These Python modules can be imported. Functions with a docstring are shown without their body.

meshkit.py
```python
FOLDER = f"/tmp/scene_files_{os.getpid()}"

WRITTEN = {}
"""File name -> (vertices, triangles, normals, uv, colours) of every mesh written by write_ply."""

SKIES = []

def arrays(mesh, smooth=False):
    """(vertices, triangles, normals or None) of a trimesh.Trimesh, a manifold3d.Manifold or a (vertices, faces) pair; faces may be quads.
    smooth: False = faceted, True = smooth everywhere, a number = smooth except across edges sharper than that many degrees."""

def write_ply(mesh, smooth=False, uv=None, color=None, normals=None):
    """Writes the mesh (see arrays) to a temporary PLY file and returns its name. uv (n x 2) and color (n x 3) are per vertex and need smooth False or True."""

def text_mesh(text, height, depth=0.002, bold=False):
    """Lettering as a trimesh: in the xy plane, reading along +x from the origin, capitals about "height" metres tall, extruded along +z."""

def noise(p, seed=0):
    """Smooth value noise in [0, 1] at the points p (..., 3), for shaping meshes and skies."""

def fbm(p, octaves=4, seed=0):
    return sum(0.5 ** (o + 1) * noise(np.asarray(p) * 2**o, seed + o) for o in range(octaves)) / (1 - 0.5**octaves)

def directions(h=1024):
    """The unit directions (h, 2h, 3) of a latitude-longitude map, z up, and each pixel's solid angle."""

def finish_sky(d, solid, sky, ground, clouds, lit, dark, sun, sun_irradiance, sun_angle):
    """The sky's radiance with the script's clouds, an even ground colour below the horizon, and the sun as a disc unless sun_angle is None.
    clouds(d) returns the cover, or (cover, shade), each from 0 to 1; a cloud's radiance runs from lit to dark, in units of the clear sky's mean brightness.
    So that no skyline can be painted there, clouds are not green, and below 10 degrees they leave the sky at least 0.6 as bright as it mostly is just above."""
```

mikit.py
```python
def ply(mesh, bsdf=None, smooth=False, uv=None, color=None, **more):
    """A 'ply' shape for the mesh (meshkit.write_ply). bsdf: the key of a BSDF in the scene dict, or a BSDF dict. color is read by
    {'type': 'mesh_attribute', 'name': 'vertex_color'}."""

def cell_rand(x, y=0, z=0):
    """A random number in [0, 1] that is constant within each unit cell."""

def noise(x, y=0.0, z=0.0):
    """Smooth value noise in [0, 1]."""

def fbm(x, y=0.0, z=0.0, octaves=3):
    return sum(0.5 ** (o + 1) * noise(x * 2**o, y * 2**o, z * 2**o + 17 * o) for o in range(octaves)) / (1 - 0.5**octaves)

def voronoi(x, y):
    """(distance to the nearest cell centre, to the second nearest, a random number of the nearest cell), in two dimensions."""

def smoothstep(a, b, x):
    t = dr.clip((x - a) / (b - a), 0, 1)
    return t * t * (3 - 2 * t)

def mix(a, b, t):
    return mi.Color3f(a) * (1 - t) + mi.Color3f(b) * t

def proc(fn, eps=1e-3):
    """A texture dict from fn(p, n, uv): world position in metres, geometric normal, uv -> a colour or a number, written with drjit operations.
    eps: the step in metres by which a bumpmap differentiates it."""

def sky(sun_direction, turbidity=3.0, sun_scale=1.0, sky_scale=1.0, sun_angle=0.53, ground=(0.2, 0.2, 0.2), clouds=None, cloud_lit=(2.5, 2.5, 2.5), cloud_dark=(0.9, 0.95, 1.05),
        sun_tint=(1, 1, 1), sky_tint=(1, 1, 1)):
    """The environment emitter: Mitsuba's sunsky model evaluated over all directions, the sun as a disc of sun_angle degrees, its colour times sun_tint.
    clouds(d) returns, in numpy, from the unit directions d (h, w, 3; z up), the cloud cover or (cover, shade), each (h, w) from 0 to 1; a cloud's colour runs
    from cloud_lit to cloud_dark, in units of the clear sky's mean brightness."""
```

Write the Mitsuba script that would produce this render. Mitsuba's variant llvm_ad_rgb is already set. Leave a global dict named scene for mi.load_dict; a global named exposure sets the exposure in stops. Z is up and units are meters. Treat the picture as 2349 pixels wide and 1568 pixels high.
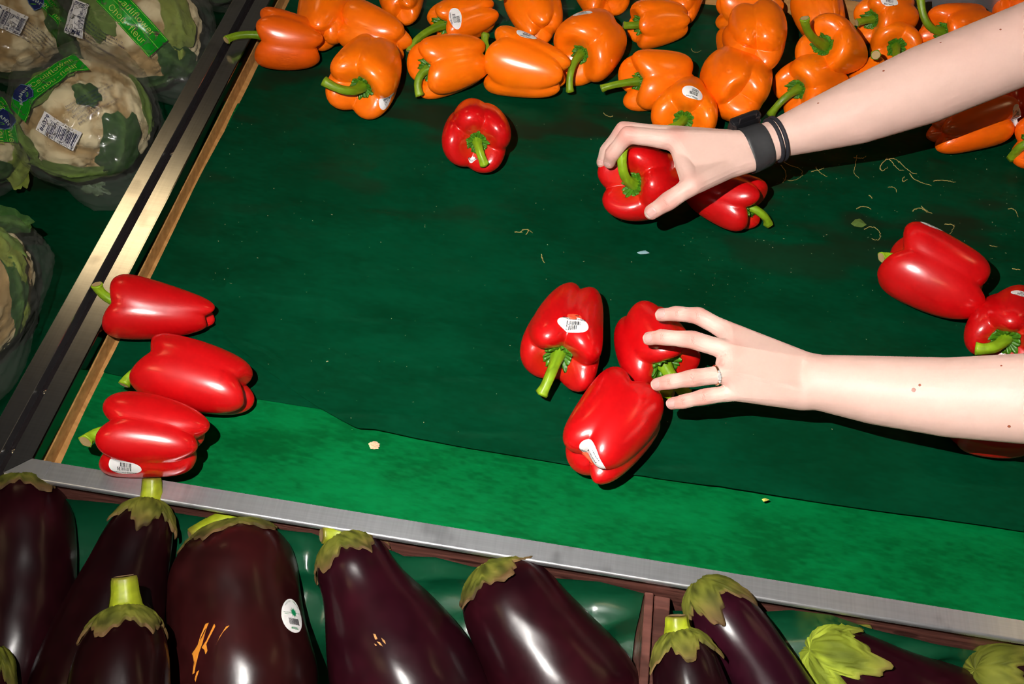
import math, numpy as np, trimesh, manifold3d as m3, shapely.geometry as sg, shapely.affinity as sa
from shapely.ops import unary_union
from scipy.interpolate import CubicSpline, RectBivariateSpline, PchipInterpolator
from scipy.spatial import cKDTree
import mitsuba as mi, mikit, meshkit
from mikit import noise, fbm, smoothstep, mix
T = mi.ScalarTransform4f
scene, labels = {}, {}

# ---------------------------------------------------------------- camera, lights, exposure
F = 2284.0                                    # focal length in pixels of the 2349 x 1568 frame
CX, CY = 1174.5, 784.0
ay = np.array([532.0, -2884.0, F]); ay /= np.linalg.norm(ay)          # world +y (away) in camera axes (right, down, forward)
ax = np.array([1.0, .156, 0.0]); ax[2] = -(ax[0]*ay[0] + ax[1]*ay[1]) / ay[2]; ax /= np.linalg.norm(ax)
az = np.cross(ax, ay)
R = np.stack([ax, ay, az], 1)                 # world -> camera
HCAM = 0.80
fw = R.T @ np.array([0, 0, 1.0])
EYE = np.array([0, 0, HCAM]) - np.array([fw[0], fw[1], 0]) * (HCAM / -fw[2])
M = np.eye(4); M[:3, 0] = -R[0]; M[:3, 1] = -R[1]; M[:3, 2] = R[2]; M[:3, 3] = EYE
scene['camera'] = {'type': 'perspective', 'fov': math.degrees(2*math.atan(CX/F)), 'fov_axis': 'x', 'near_clip': .02, 'far_clip': 50., 'to_world': T(M)}
exposure = 0.0
# the flash on the camera: up and to the left of the lens, its beam aimed to the right of the picture's middle
FLASH = EYE + R.T @ np.array([-.125, -.115, .02])
_t = EYE + R.T @ np.array([(1600-CX)/F, (740-CY)/F, 1.0])
scene['camera_flash'] = {'type': 'spot', 'to_world': T().look_at(FLASH.tolist(), _t.tolist(), (-R[1]).tolist()), 'beam_width': 21., 'cutoff_angle': 50., 'intensity': {'type': 'rgb', 'value': [5.5, 5.28, 5.05]}}
# the shop's warm ceiling lamps and the dim air of the shop
scene['shop_air'] = {'type': 'constant', 'radiance': {'type': 'rgb', 'value': [.030, .025, .018]}}

LAMPS = ((-1.6, 1.78), (-1.5, -.9), (.3, -2.1), (1.9, .9))
def ray(px, py):
    d = R.T @ np.array([(px-CX)/F, (py-CY)/F, 1.0]); return d
def at(px, py, z=0.0):
    d = ray(px, py); return EYE + d * ((z-EYE[2])/d[2])
def pix(p):
    q = (np.atleast_2d(p)-EYE) @ R.T; return np.stack([CX+F*q[:, 0]/q[:, 2], CY+F*q[:, 1]/q[:, 2]], 1)
def depth(p): return float((np.asarray(p)-EYE) @ R[2])

# ---------------------------------------------------------------- helpers
def unit(v): v = np.asarray(v, float); return v/np.linalg.norm(v)
def srgb(r, g, b):
    c = np.array([r, g, b])/255.; return np.where(c < .04045, c/12.92, ((c+.055)/1.055)**2.4)
def tm(v, f): return trimesh.Trimesh(np.asarray(v), np.asarray(f), process=False)
def cat(l): return trimesh.util.concatenate(l)
taken = {}
def numbered(name):
    taken[name] = taken.get(name, -1) + 1
    return name if taken[name] == 0 else f'{name}_{taken[name]:03d}'
def obj(key, mesh, bsdf, smooth=False, color=None, **k):
    key = numbered(key)
    if color is not None:
        color = np.broadcast_to(np.asarray(color, float), (len(mesh.vertices), 3))
    scene[key] = mikit.ply(mesh, bsdf, smooth, color=color, **k); return key
def tag(key, label, category=None, group=None, kind=None):
    d = {'label': label}
    for a, b in (('category', category), ('group', group), ('kind', kind)):
        if b: d[a] = b
    labels[key] = d
def box(x0, x1, y0, y1, z0, z1, c=0.0):
    """a box with bevelled edges (c)"""
    if c <= 0:
        b = trimesh.creation.box((x1-x0, y1-y0, z1-z0)); b.apply_translation(((x0+x1)/2, (y0+y1)/2, (z0+z1)/2)); return b
    pts = []
    for sx in (0, 1):
        for sy in (0, 1):
            for sz in (0, 1):
                p = np.array([(x0, x1)[sx], (y0, y1)[sy], (z0, z1)[sz]]); s = np.array([1-2*sx, 1-2*sy, 1-2*sz])
                for k in range(3):
                    q = p + s*c; q[k] = p[k]; pts.append(q)
    return trimesh.convex.convex_hull(np.array(pts))
def tube(pts, rad, sides=10, rib=0.0, nrib=5, caps=True, flat=1.0):
    p = np.asarray(pts, float); n = len(p); rad = np.broadcast_to(rad, (n,))
    t = np.gradient(p, axis=0); t /= np.linalg.norm(t, axis=1, keepdims=True)+1e-12
    a = np.cross(t[0], [0, 0, 1.0]); a = a if np.linalg.norm(a) > .1 else np.cross(t[0], [1.0, 0, 0]); a = unit(a)
    ang = np.arange(sides)*2*np.pi/sides; V = []
    for i in range(n):
        a = unit(a - t[i]*(a@t[i])); b = np.cross(t[i], a)
        r = rad[i]*(1+rib*np.cos(nrib*ang))
        V.append(p[i]+r[:, None]*(np.cos(ang)[:, None]*a+flat*np.sin(ang)[:, None]*b))
    V = np.vstack(V); F_ = []
    for i in range(n-1):
        for j in range(sides):
            k = (j+1) % sides; q = [i*sides+j, i*sides+k, (i+1)*sides+k, (i+1)*sides+j]; F_ += [[q[0], q[1], q[2]], [q[0], q[2], q[3]]]
    if caps:
        V = np.vstack([V, p[:1], p[-1:]]); c0, c1 = n*sides, n*sides+1
        for j in range(sides):
            k = (j+1) % sides; F_ += [[c0, k, j], [c1, (n-1)*sides+j, (n-1)*sides+k]]
    return tm(V, F_)
def hermite(p0, t0, p1, t1, n):
    s = np.linspace(0, 1, n)[:, None]
    return (2*s**3-3*s**2+1)*p0+(s**3-2*s**2+s)*t0+(-2*s**3+3*s**2)*p1+(s**3-s**2)*t1
def gridmesh(P, closed_u=False):
    """P (nv, nu, 3) -> triangles"""
    nv, nu = P.shape[:2]; i, j = np.meshgrid(np.arange(nv-1), np.arange(nu if closed_u else nu-1), indexing='ij')
    k = (j+1) % nu; q = np.stack([i*nu+j, i*nu+k, (i+1)*nu+k, (i+1)*nu+j], -1).reshape(-1, 4)
    return tm(P.reshape(-1, 3), np.vstack([q[:, :3], q[:, [0, 2, 3]]]))
_rays = {}
def hits(V, Fc, O, D, mesh=None):
    """nearest hit distance of rays O + t D on the triangles (inf where none)"""
    O = np.atleast_2d(O); D = np.ascontiguousarray(np.broadcast_to(D, O.shape), np.float32); key = (id(V), len(Fc)); O = np.ascontiguousarray(O, np.float32)
    if key not in _rays: _rays[key] = (mi.load_dict({'type': 'scene', 'm': mikit.ply(tm(V, Fc))}), V)
    n = len(O); m = -n % 2048
    if m: O, D = np.vstack([O, np.repeat(O[-1:], m, 0)]), np.vstack([D, np.repeat(D[-1:], m, 0)])
    r = mi.Ray3f(mi.Point3f(O[:, 0], O[:, 1], O[:, 2]), mi.Vector3f(D[:, 0], D[:, 1], D[:, 2]))
    return np.array(_rays[key][0].ray_intersect_preliminary(r, coherent=False).t, float)[:n]
class Skin:
    """lays flat things (stickers, print, nails) onto a mesh: a frame around the point that a line of sight meets"""
    def __init__(s, mesh, px, py, ang, rad=.03):
        V, Fc = np.asarray(mesh.vertices), np.asarray(mesh.faces)
        d = unit(ray(px, py)); t = hits(V, Fc, EYE, d)[0]
        if not np.isfinite(t): t = np.linalg.norm(V-EYE, axis=1)[np.argmin(np.linalg.norm(np.cross(V-EYE, d), axis=1))]
        s.c = EYE+d*t
        cen = V[Fc].mean(1); near = np.linalg.norm(cen-s.c, axis=1) < max(rad, .012)*1.6
        s.V, s.F, s.rad = V, Fc, rad
        tri = V[Fc[np.linalg.norm(cen-s.c, axis=1) < rad*.6]] if (np.linalg.norm(cen-s.c, axis=1) < rad*.6).any() else V[Fc[near]]
        n = np.cross(tri[:, 1]-tri[:, 0], tri[:, 2]-tri[:, 0]); n = n*np.sign(n @ -d)[:, None]; s.n = unit(n.sum(0))
        a = math.radians(ang); e = R.T @ np.array([math.cos(a), math.sin(a), 0])   # image angle, clockwise from right
        e = e-d*0; v = e-s.n*(e@s.n); s.e1 = unit(v); s.e2 = np.cross(s.n, s.e1)
    def lay(s, mesh2d, off):
        """drops the flat mesh onto the surface along the normal and lifts it by off"""
        v = np.asarray(mesh2d.vertices)
        if not hasattr(s, 'h') or np.abs(v[:, :2]).max() > s.ext:
            s.ext = max(s.rad*.8, np.abs(v[:, :2]).max()*1.04); g = np.linspace(-s.ext, s.ext, 33); U, W = np.meshgrid(g, g, indexing='ij'); U, W = U.ravel(), W.ravel()
            t = hits(s.V, s.F, s.c+U[:, None]*s.e1+W[:, None]*s.e2+s.n*.02, -s.n); ok = np.isfinite(t) & (t < .045)
            t = np.where(ok, t, t[ok][cKDTree(np.c_[U, W][ok]).query(np.c_[U, W])[1]]); s.h = RectBivariateSpline(g, g, t.reshape(33, 33), kx=1, ky=1)
        t = s.h.ev(v[:, 0], v[:, 1])
        return tm(s.c+v[:, :1]*s.e1+v[:, 1:2]*s.e2+s.n*(.02+off-t[:, None]), mesh2d.faces)
def flat(poly):
    out = []
    for g in getattr(poly, 'geoms', [poly]):
        if g.is_empty or g.area < 1e-10: continue
        v, f = trimesh.creation.triangulate_polygon(g, engine='earcut'); out.append(tm(np.c_[v, np.zeros(len(v))], f))
    return cat(out)
def disc2d(a, b, rings=5, n=28, shape=None):
    V = [[0, 0, 0]]; Fc = []
    for i in range(1, rings+1):
        for j in range(n):
            t = 2*np.pi*j/n; k = shape(t) if shape else 1
            V.append([a*k*i/rings*math.cos(t), b*k*i/rings*math.sin(t), 0])
    for j in range(n): Fc.append([0, 1+j, 1+(j+1) % n])
    for i in range(rings-1):
        for j in range(n):
            k = (j+1) % n; p = 1+i*n; Fc += [[p+j, p+n+j, p+n+k], [p+j, p+n+k, p+k]]
    return tm(V, Fc)
def bars2d(w, h, n, rng, x0=0, y0=0):
    """n barcode bars in a strip w x h"""
    e = np.cumsum(rng.uniform(.5, 2.0, 2*n)); e = e/e[-1]*w-w/2
    return cat([flat(sg.box(x0+e[2*i], y0-h/2, x0+e[2*i+1], y0+h/2)) for i in range(n)])
_txt = {}
def text2d(s, h, x=0, y=0, bold=False, rot=0):
    """flat lettering, centred on (x, y)"""
    if (s, bold) not in _txt:
        m = meshkit.text_mesh(s, 1.0, .01, bold); f = np.asarray(m.faces); v = np.asarray(m.vertices)
        top = (v[f][:, :, 2] > .005).all(1); m = tm(v, f[top]); m.remove_unreferenced_vertices(); _txt[s, bold] = m
    m = _txt[s, bold].copy(); b = m.bounds; m.apply_translation([-(b[0][0]+b[1][0])/2, -.5, 0]); v = np.asarray(m.vertices)*h
    c, sn = math.cos(rot), math.sin(rot); return tm(np.c_[v[:, 0]*c-v[:, 1]*sn+x, v[:, 0]*sn+v[:, 1]*c+y, v[:, 2]*0], m.faces)

# ---------------------------------------------------------------- materials
def C3(c): return mi.Color3f(*[float(x) for x in c])
VC = {'type': 'mesh_attribute', 'name': 'vertex_color'}
def rgb(*c): return {'type': 'rgb', 'value': [float(x) for x in (c[0] if len(c) == 1 else c)]}
def mat(name, d): scene[name] = {'type': 'twosided', 'bsdf': d}
mat('pepper_skin', {'type': 'principled', 'base_color': VC, 'roughness': .245, 'specular': .65, 'clearcoat': 1.0, 'clearcoat_gloss': .94})
mat('stem_green', {'type': 'principled', 'base_color': VC, 'roughness': .42, 'specular': .45})
mat('aubergine_skin', {'type': 'principled', 'base_color': VC, 'roughness': .25, 'specular': .24})
mat('dull', {'type': 'principled', 'base_color': VC, 'roughness': .75, 'specular': .2})
mat('white_sticker', {'type': 'principled', 'base_color': rgb(.80, .79, .78), 'roughness': .4, 'specular': .4})
mat('black_print', {'type': 'principled', 'base_color': rgb(.012, .012, .016), 'roughness': .5})
mat('color_print', {'type': 'principled', 'base_color': VC, 'roughness': .45})
mat('skin', {'type': 'bumpmap', 'bump': mikit.proc(lambda p, n, uv: fbm(p.x*520, p.y*520, p.z*520, 2)+.4*fbm(p.x*1500, p.y*1500, p.z*1500, 2)), 'scale': .00022, 'bsdf': {'type': 'principled', 'base_color': VC, 'roughness': .5, 'specular': .35, 'sheen': .15}})
mat('nail', {'type': 'principled', 'base_color': VC, 'roughness': .22, 'specular': .5})
mat('gold', {'type': 'principled', 'base_color': rgb(.80, .50, .33), 'roughness': .22, 'metallic': 1.})
mat('gem', {'type': 'principled', 'base_color': rgb(.85, .83, .80), 'roughness': .08, 'metallic': .5, 'specular': .9})
mat('black_gloss', {'type': 'principled', 'base_color': rgb(.012, .012, .014), 'roughness': .09, 'specular': .6})
mat('black_cloth', {'type': 'principled', 'base_color': rgb(.014, .014, .020), 'roughness': .7, 'sheen': .3})
mat('black_void', {'type': 'principled', 'base_color': rgb(.014, .011, .012), 'roughness': .35, 'specular': .35})
mat('screw_steel', {'type': 'principled', 'base_color': rgb(.6, .6, .62), 'roughness': .25, 'metallic': 1.})
def brushed(p, n, uv):
    a = fbm(p.x*8, p.y*900, p.z*900, 2)*.5+fbm(p.x*700, p.y*9, p.z*700, 2)*.5
    s = smoothstep(.62, .75, fbm(p.x*28, p.y*28, p.z*10+5, 3))
    return mix(mi.Color3f(.47, .49, .51), mi.Color3f(.60, .62, .64), a)*(1-.25*s)
mat('brushed_metal', {'type': 'principled', 'base_color': mikit.proc(brushed), 'roughness': .36, 'metallic': .85, 'specular': .5})
def plywood(p, n, uv):
    g = fbm(p.x*9+fbm(p.y*14, p.z*14, 0, 2)*1.2, p.y*160+p.x*60, p.z*160, 3)
    return mix(C3(srgb(150, 104, 54)), C3(srgb(196, 150, 92)), g)
mat('brushed_side', {'type': 'principled', 'base_color': mikit.proc(brushed), 'roughness': .17, 'metallic': .97, 'specular': .5})
mat('plywood', {'type': 'principled', 'base_color': mikit.proc(plywood), 'roughness': .5, 'specular': .4})
def redwood(p, n, uv):
    g = fbm(p.x*14, p.y*240, p.z*240, 3); k = smoothstep(.66, .72, fbm(p.x*24, p.y*30, p.z*60+3, 2))
    return mix(C3(srgb(62, 36, 32)), C3(srgb(120, 76, 66)), g)*(1-.5*k)
mat('varnished_wood', {'type': 'bumpmap', 'bump': mikit.proc(lambda p, n, uv: fbm(p.x*40, p.y*300, p.z*300, 2)), 'scale': .0006,
    'bsdf': {'type': 'principled', 'base_color': mikit.proc(redwood), 'roughness': .3, 'specular': .5}})
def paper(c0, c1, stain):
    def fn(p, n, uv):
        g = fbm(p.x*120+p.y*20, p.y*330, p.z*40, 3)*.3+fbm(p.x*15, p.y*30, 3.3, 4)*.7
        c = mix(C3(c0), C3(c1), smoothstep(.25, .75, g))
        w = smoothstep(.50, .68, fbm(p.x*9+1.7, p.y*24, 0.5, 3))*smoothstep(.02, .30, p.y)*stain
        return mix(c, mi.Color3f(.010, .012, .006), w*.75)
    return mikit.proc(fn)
def greenpaper(name, c0, c1, stain, rough):
    mat(name, {'type': 'principled', 'base_color': paper(c0, c1, stain), 'roughness': rough, 'specular': .06})
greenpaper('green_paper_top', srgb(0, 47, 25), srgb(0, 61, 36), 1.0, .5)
greenpaper('green_paper_under', srgb(0, 72, 32), srgb(0, 100, 50), .2, .5)
mat('green_film', {'type': 'principled', 'base_color': rgb(srgb(0, 58, 34)), 'roughness': .25, 'specular': .7, 'clearcoat': 1.0, 'clearcoat_gloss': .86})
mat('green_dark', {'type': 'principled', 'base_color': rgb(srgb(0, 50, 26)), 'roughness': .5})
scene['bag_film'] = {'type': 'mask', 'opacity': .15, 'bsdf': {'type': 'twosided', 'bsdf': {'type': 'principled', 'base_color': rgb(.22, .225, .20), 'roughness': .17, 'specular': .95, 'clearcoat': 1., 'clearcoat_gloss': .97}}}
mat('polished_metal', {'type': 'principled', 'base_color': rgb(.30, .32, .32), 'roughness': .08, 'metallic': 1.0})

# ---------------------------------------------------------------- the setting and the bins
mat('shop_floor', {'type': 'principled', 'base_color': rgb(.10, .09, .08), 'roughness': .6})
mat('counter_paint', {'type': 'principled', 'base_color': rgb(.03, .03, .03), 'roughness': .6})
obj('floor', box(-3, 3, -3, 3, -.86, -.85), 'shop_floor'); tag('floor', 'dark shop floor under the produce counter', kind='structure')
ZA, ZAU = -.100, -.128          # floors of the cauliflower bin and of the aubergine trays
obj('ceiling', box(-3, 3, -3, 3, 2.15, 2.16), 'shop_floor'); tag('ceiling', 'dark shop ceiling', kind='structure')
for x, y in LAMPS:
    k = obj('ceiling_lamp', box(x-.33, x+.33, y-.30, y+.30, 2.03, 2.15, .004), 'counter_paint'); tag(k, 'square warm ceiling lamp ' + {0: 'beyond the cauliflower bin, farthest left', 1: 'above the aisle to the left of the viewer', 2: 'behind the viewer', 3: 'beyond the person on the right'}[LAMPS.index((x, y))], 'lamp', 'ceiling lamps of the shop')
    scene[k+'__diffuser'] = {'type': 'rectangle', 'to_world': T().translate([x, y, 2.028]).rotate([1, 0, 0], 180).scale([.30, .20, 1]), 'emitter': {'type': 'area', 'radiance': rgb(4.2, 3.0, 1.55)}}
obj('display_counter', box(-1.2, 1.3, -.80, .80, -.85, ZAU-.016, .004), 'counter_paint'); tag('display_counter', 'dark produce counter that carries the vegetable bins', 'counter')

XL, XR, YF, YB = -.3875, 1.05, -.236, .645
t = 'pepper_bin'; tag(t, 'wide pepper bin with bright metal edging and wooden sides', 'produce bin')
obj(t+'__base_board', box(XL, XR, YF, YB, -.013, -.0035), 'plywood')
obj(t+'__side_board', box(-.397, XL, YF, YB, ZA-.013, .0135, .0008), 'plywood'); labels[t+'__side_board'] = {'label': 'pale brown wooden side board under the left metal edging'}
obj(t+'__back_board', box(XL, XR, YB, YB+.012, -.013, .042, .001), 'plywood')
obj(t+'__front_board', box(-.3875, XR, -.2465, -.236, ZA-.013, .0285, .001), 'varnished_wood'); labels[t+'__front_board'] = {'label': 'reddish brown varnished board below the front metal edging'}
def angle_strip(x0, x1, y0, y1, zt, legs, th=.0016):
    m = [box(x0, x1, y0, y1, zt-th, zt, .0005)]
    for (a, b, c, d, dz) in legs: m.append(box(a, b, c, d, zt-dz, zt-.0004, .0004))
    return cat(m)
def mitred(poly, zt, th=.0016):
    m = trimesh.creation.extrude_polygon(sg.Polygon(poly), th, engine='earcut'); m.apply_translation([0, 0, zt-th]); return m
ZR = .030
# front edging: flat top with a rolled lip, cut at 45 degrees in the corner
def lip(x0, x1, y, z, r=.0022):
    prof = [(y+r*math.cos(a), z-r+r*math.sin(a)) for a in np.linspace(math.pi/2, math.pi, 7)] + [(y-r, z-.0045), (y-r+.0012, z-.0045), (y-r+.0012, z-.003), (y+.001, z-.0017)]
    P = np.array([[[x, a, b] for a, b in prof] for x in (x0, x1)]); return gridmesh(P, True)
k = obj(t+'__metal_edging', cat([mitred([(-.3895, -.2315), (XR, -.2315), (XR, -.2485), (-.4065, -.2485)], ZR), lip(-.4065, XR, -.2485, ZR)]), 'brushed_metal')
labels[k] = {'label': 'grey metal edging along the front of the pepper bin'}
k = obj(t+'__metal_edging', cat([mitred([(-.390, -.2305), (-.390, YB+.02), (-.408, YB+.02), (-.408, -.2485)], ZR), box(-.408, -.4068, -.2485, YB+.02, .016, ZR-.0004, .0004)]), 'brushed_side')
labels[k] = {'label': 'metal edging along the left side of the pepper bin'}
k = obj(t+'__metal_flange', box(-.3908, -.3884, -.2305, YB, .0125, ZR-.0002, .0004), 'polished_metal'); labels[k] = {'label': 'dark reflecting inner face of the left metal edging'}
k = obj(t+'__metal_edging', cat([box(XL, XR, YB-.001, YB+.02, .074, .0756, .0004), box(XL, XR, YB-.0016, YB, .042, .0752, .0004)]), 'brushed_metal')
labels[k] = {'label': 'metal edging along the back of the pepper bin'}
corner = trimesh.creation.extrude_polygon(sg.Polygon([(-.4065, -.2485), (-.3895, -.2315), (-.372, -.2315), (-.372, -.2487)]), .0007, engine='earcut'); corner.apply_translation([0, 0, ZR])
obj(t+'__corner_cap', corner, 'brushed_metal')
obj(t+'__slot', box(-.4185, -.4075, -.2485, YB+.02, .008, .020), 'black_void'); labels[t+'__slot'] = {'label': 'black slot between the two metal strips'}
for (x, y) in ((97, 898), (20, 1033), (388, 352)):
    p = at(x, y, .021); m = trimesh.creation.icosphere(2, .0035); m.apply_scale([1, 1, .6]); m.apply_translation([-.413, p[1], .0205]); obj(t+'__screw', m, 'screw_steel', True)

t = 'cauliflower_bin'; tag(t, 'dark green lined bin of bagged cauliflower beside the metal divider', 'produce bin')
obj(t+'__base_board', box(-1.15, -.436, -.244, YB+.02, ZAU-.015, ZA-.004), 'green_dark')
obj(t+'__side_board', box(-.434, -.4205, -.2485, YB+.02, ZA-.013, .0275, .001), 'plywood')
obj(t+'__metal_edging', cat([box(-.4355, -.4185, -.2485, YB+.02, ZR-.0016, ZR, .0005), box(-.4198, -.4185, -.2485, YB+.02, .012, ZR-.0004, .0004), box(-.4355, -.4343, -.2485, YB+.02, .016, ZR-.0004, .0004)]), 'brushed_side')

# paper liners -----------------------------------------------------
def sheet(front, back, x0, x1, nx, ny, z0, seed, amp, curl=.0015, upleft=0.0, lo=None):
    """a lying sheet between the polylines front(x) and back(x), with folds and soft wrinkles"""
    xs = np.linspace(x0, x1, nx); vs = np.linspace(0, 1, ny)**1.15
    P = np.zeros((ny, nx, 3))
    for i, x in enumerate(xs):
        P[:, i, 0] = x; P[:, i, 1] = front(x)+(back(x)-front(x))*vs
    q = P.copy(); n = meshkit.fbm(np.stack([q[..., 0]*9, q[..., 1]*16, q[..., 0]*0+seed], -1), 3, seed)-.5
    n2 = np.abs(meshkit.noise(np.stack([q[..., 0]*13+q[..., 1]*9, q[..., 1]*30-q[..., 0]*6, q[..., 0]*0+seed*3], -1), seed+7)-.5)
    n2 = np.maximum(0, .5-n2*6)
    dist = (q[..., 1]-np.array([front(x) for x in xs])[None])
    n3 = meshkit.fbm(np.stack([q[..., 0]*11+q[..., 1]*12, q[..., 1]*48-q[..., 0]*10, q[..., 0]*0+seed*7], -1), 2, seed+3)
    n3 = n3*np.clip((meshkit.noise(np.stack([q[..., 0]*4, q[..., 1]*5, q[..., 0]*0+seed], -1), seed+5)-.25)*2, 0, 1)
    P[..., 2] = z0+amp*.55*n3+amp*(n+.5)*.8+amp*.30*n2+curl*np.exp(-dist/.012)
    return P
tf = np.array([at(*p)[:2] for p in ((486, 742), (535, 798), (600, 848), (690, 915), (745, 950), (790, 975), (820, 991), (860, 993), (945, 1012), (1080, 1036), (1300, 1072), (1461, 1096), (1746, 1141), (2059, 1186), (2349, 1226), (3200, 1345))])
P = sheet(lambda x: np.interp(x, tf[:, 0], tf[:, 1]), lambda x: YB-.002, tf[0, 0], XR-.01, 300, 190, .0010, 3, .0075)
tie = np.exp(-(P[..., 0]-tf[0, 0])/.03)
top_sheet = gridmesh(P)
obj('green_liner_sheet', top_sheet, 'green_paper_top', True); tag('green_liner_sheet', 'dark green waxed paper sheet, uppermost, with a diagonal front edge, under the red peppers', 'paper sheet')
mid_f = at(600, 917)[1]
def leftedge(P, seed):     # the paper's torn left edge turns up a little against the side board
    w = np.exp(-(P[..., 0]-P[:, :1, 0])/.010); h = .0012+.003*meshkit.noise(np.stack([P[..., 1]*9, P[..., 1]*0, P[..., 1]*0+seed], -1), 2)
    P[..., 0] += np.exp(-(P[..., 0]-P[:, :1, 0])/.02)*.006*(meshkit.noise(np.stack([P[..., 1]*7+seed, P[..., 1]*0, P[..., 1]*0], -1), 5)-.5)
    P[..., 2] += w*h; return P
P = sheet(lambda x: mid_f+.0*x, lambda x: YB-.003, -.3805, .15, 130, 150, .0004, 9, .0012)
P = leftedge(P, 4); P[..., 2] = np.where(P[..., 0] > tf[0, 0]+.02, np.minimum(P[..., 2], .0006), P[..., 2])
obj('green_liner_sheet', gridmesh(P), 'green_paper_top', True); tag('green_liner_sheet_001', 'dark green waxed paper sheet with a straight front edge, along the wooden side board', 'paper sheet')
P = sheet(lambda x: YF+.001, lambda x: .30, -.380, XR-.005, 220, 90, -.0028, 21, .0022)
P = leftedge(P, 11); P[..., 2] = np.where(P[..., 1] > mid_f+.03, np.minimum(P[..., 2], -.0012), P[..., 2])
obj('green_liner_sheet', gridmesh(P), 'green_paper_under', True); tag('green_liner_sheet_002', 'bright green paper sheet lying lowest, bare in front along the metal edging', 'paper sheet')

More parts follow.
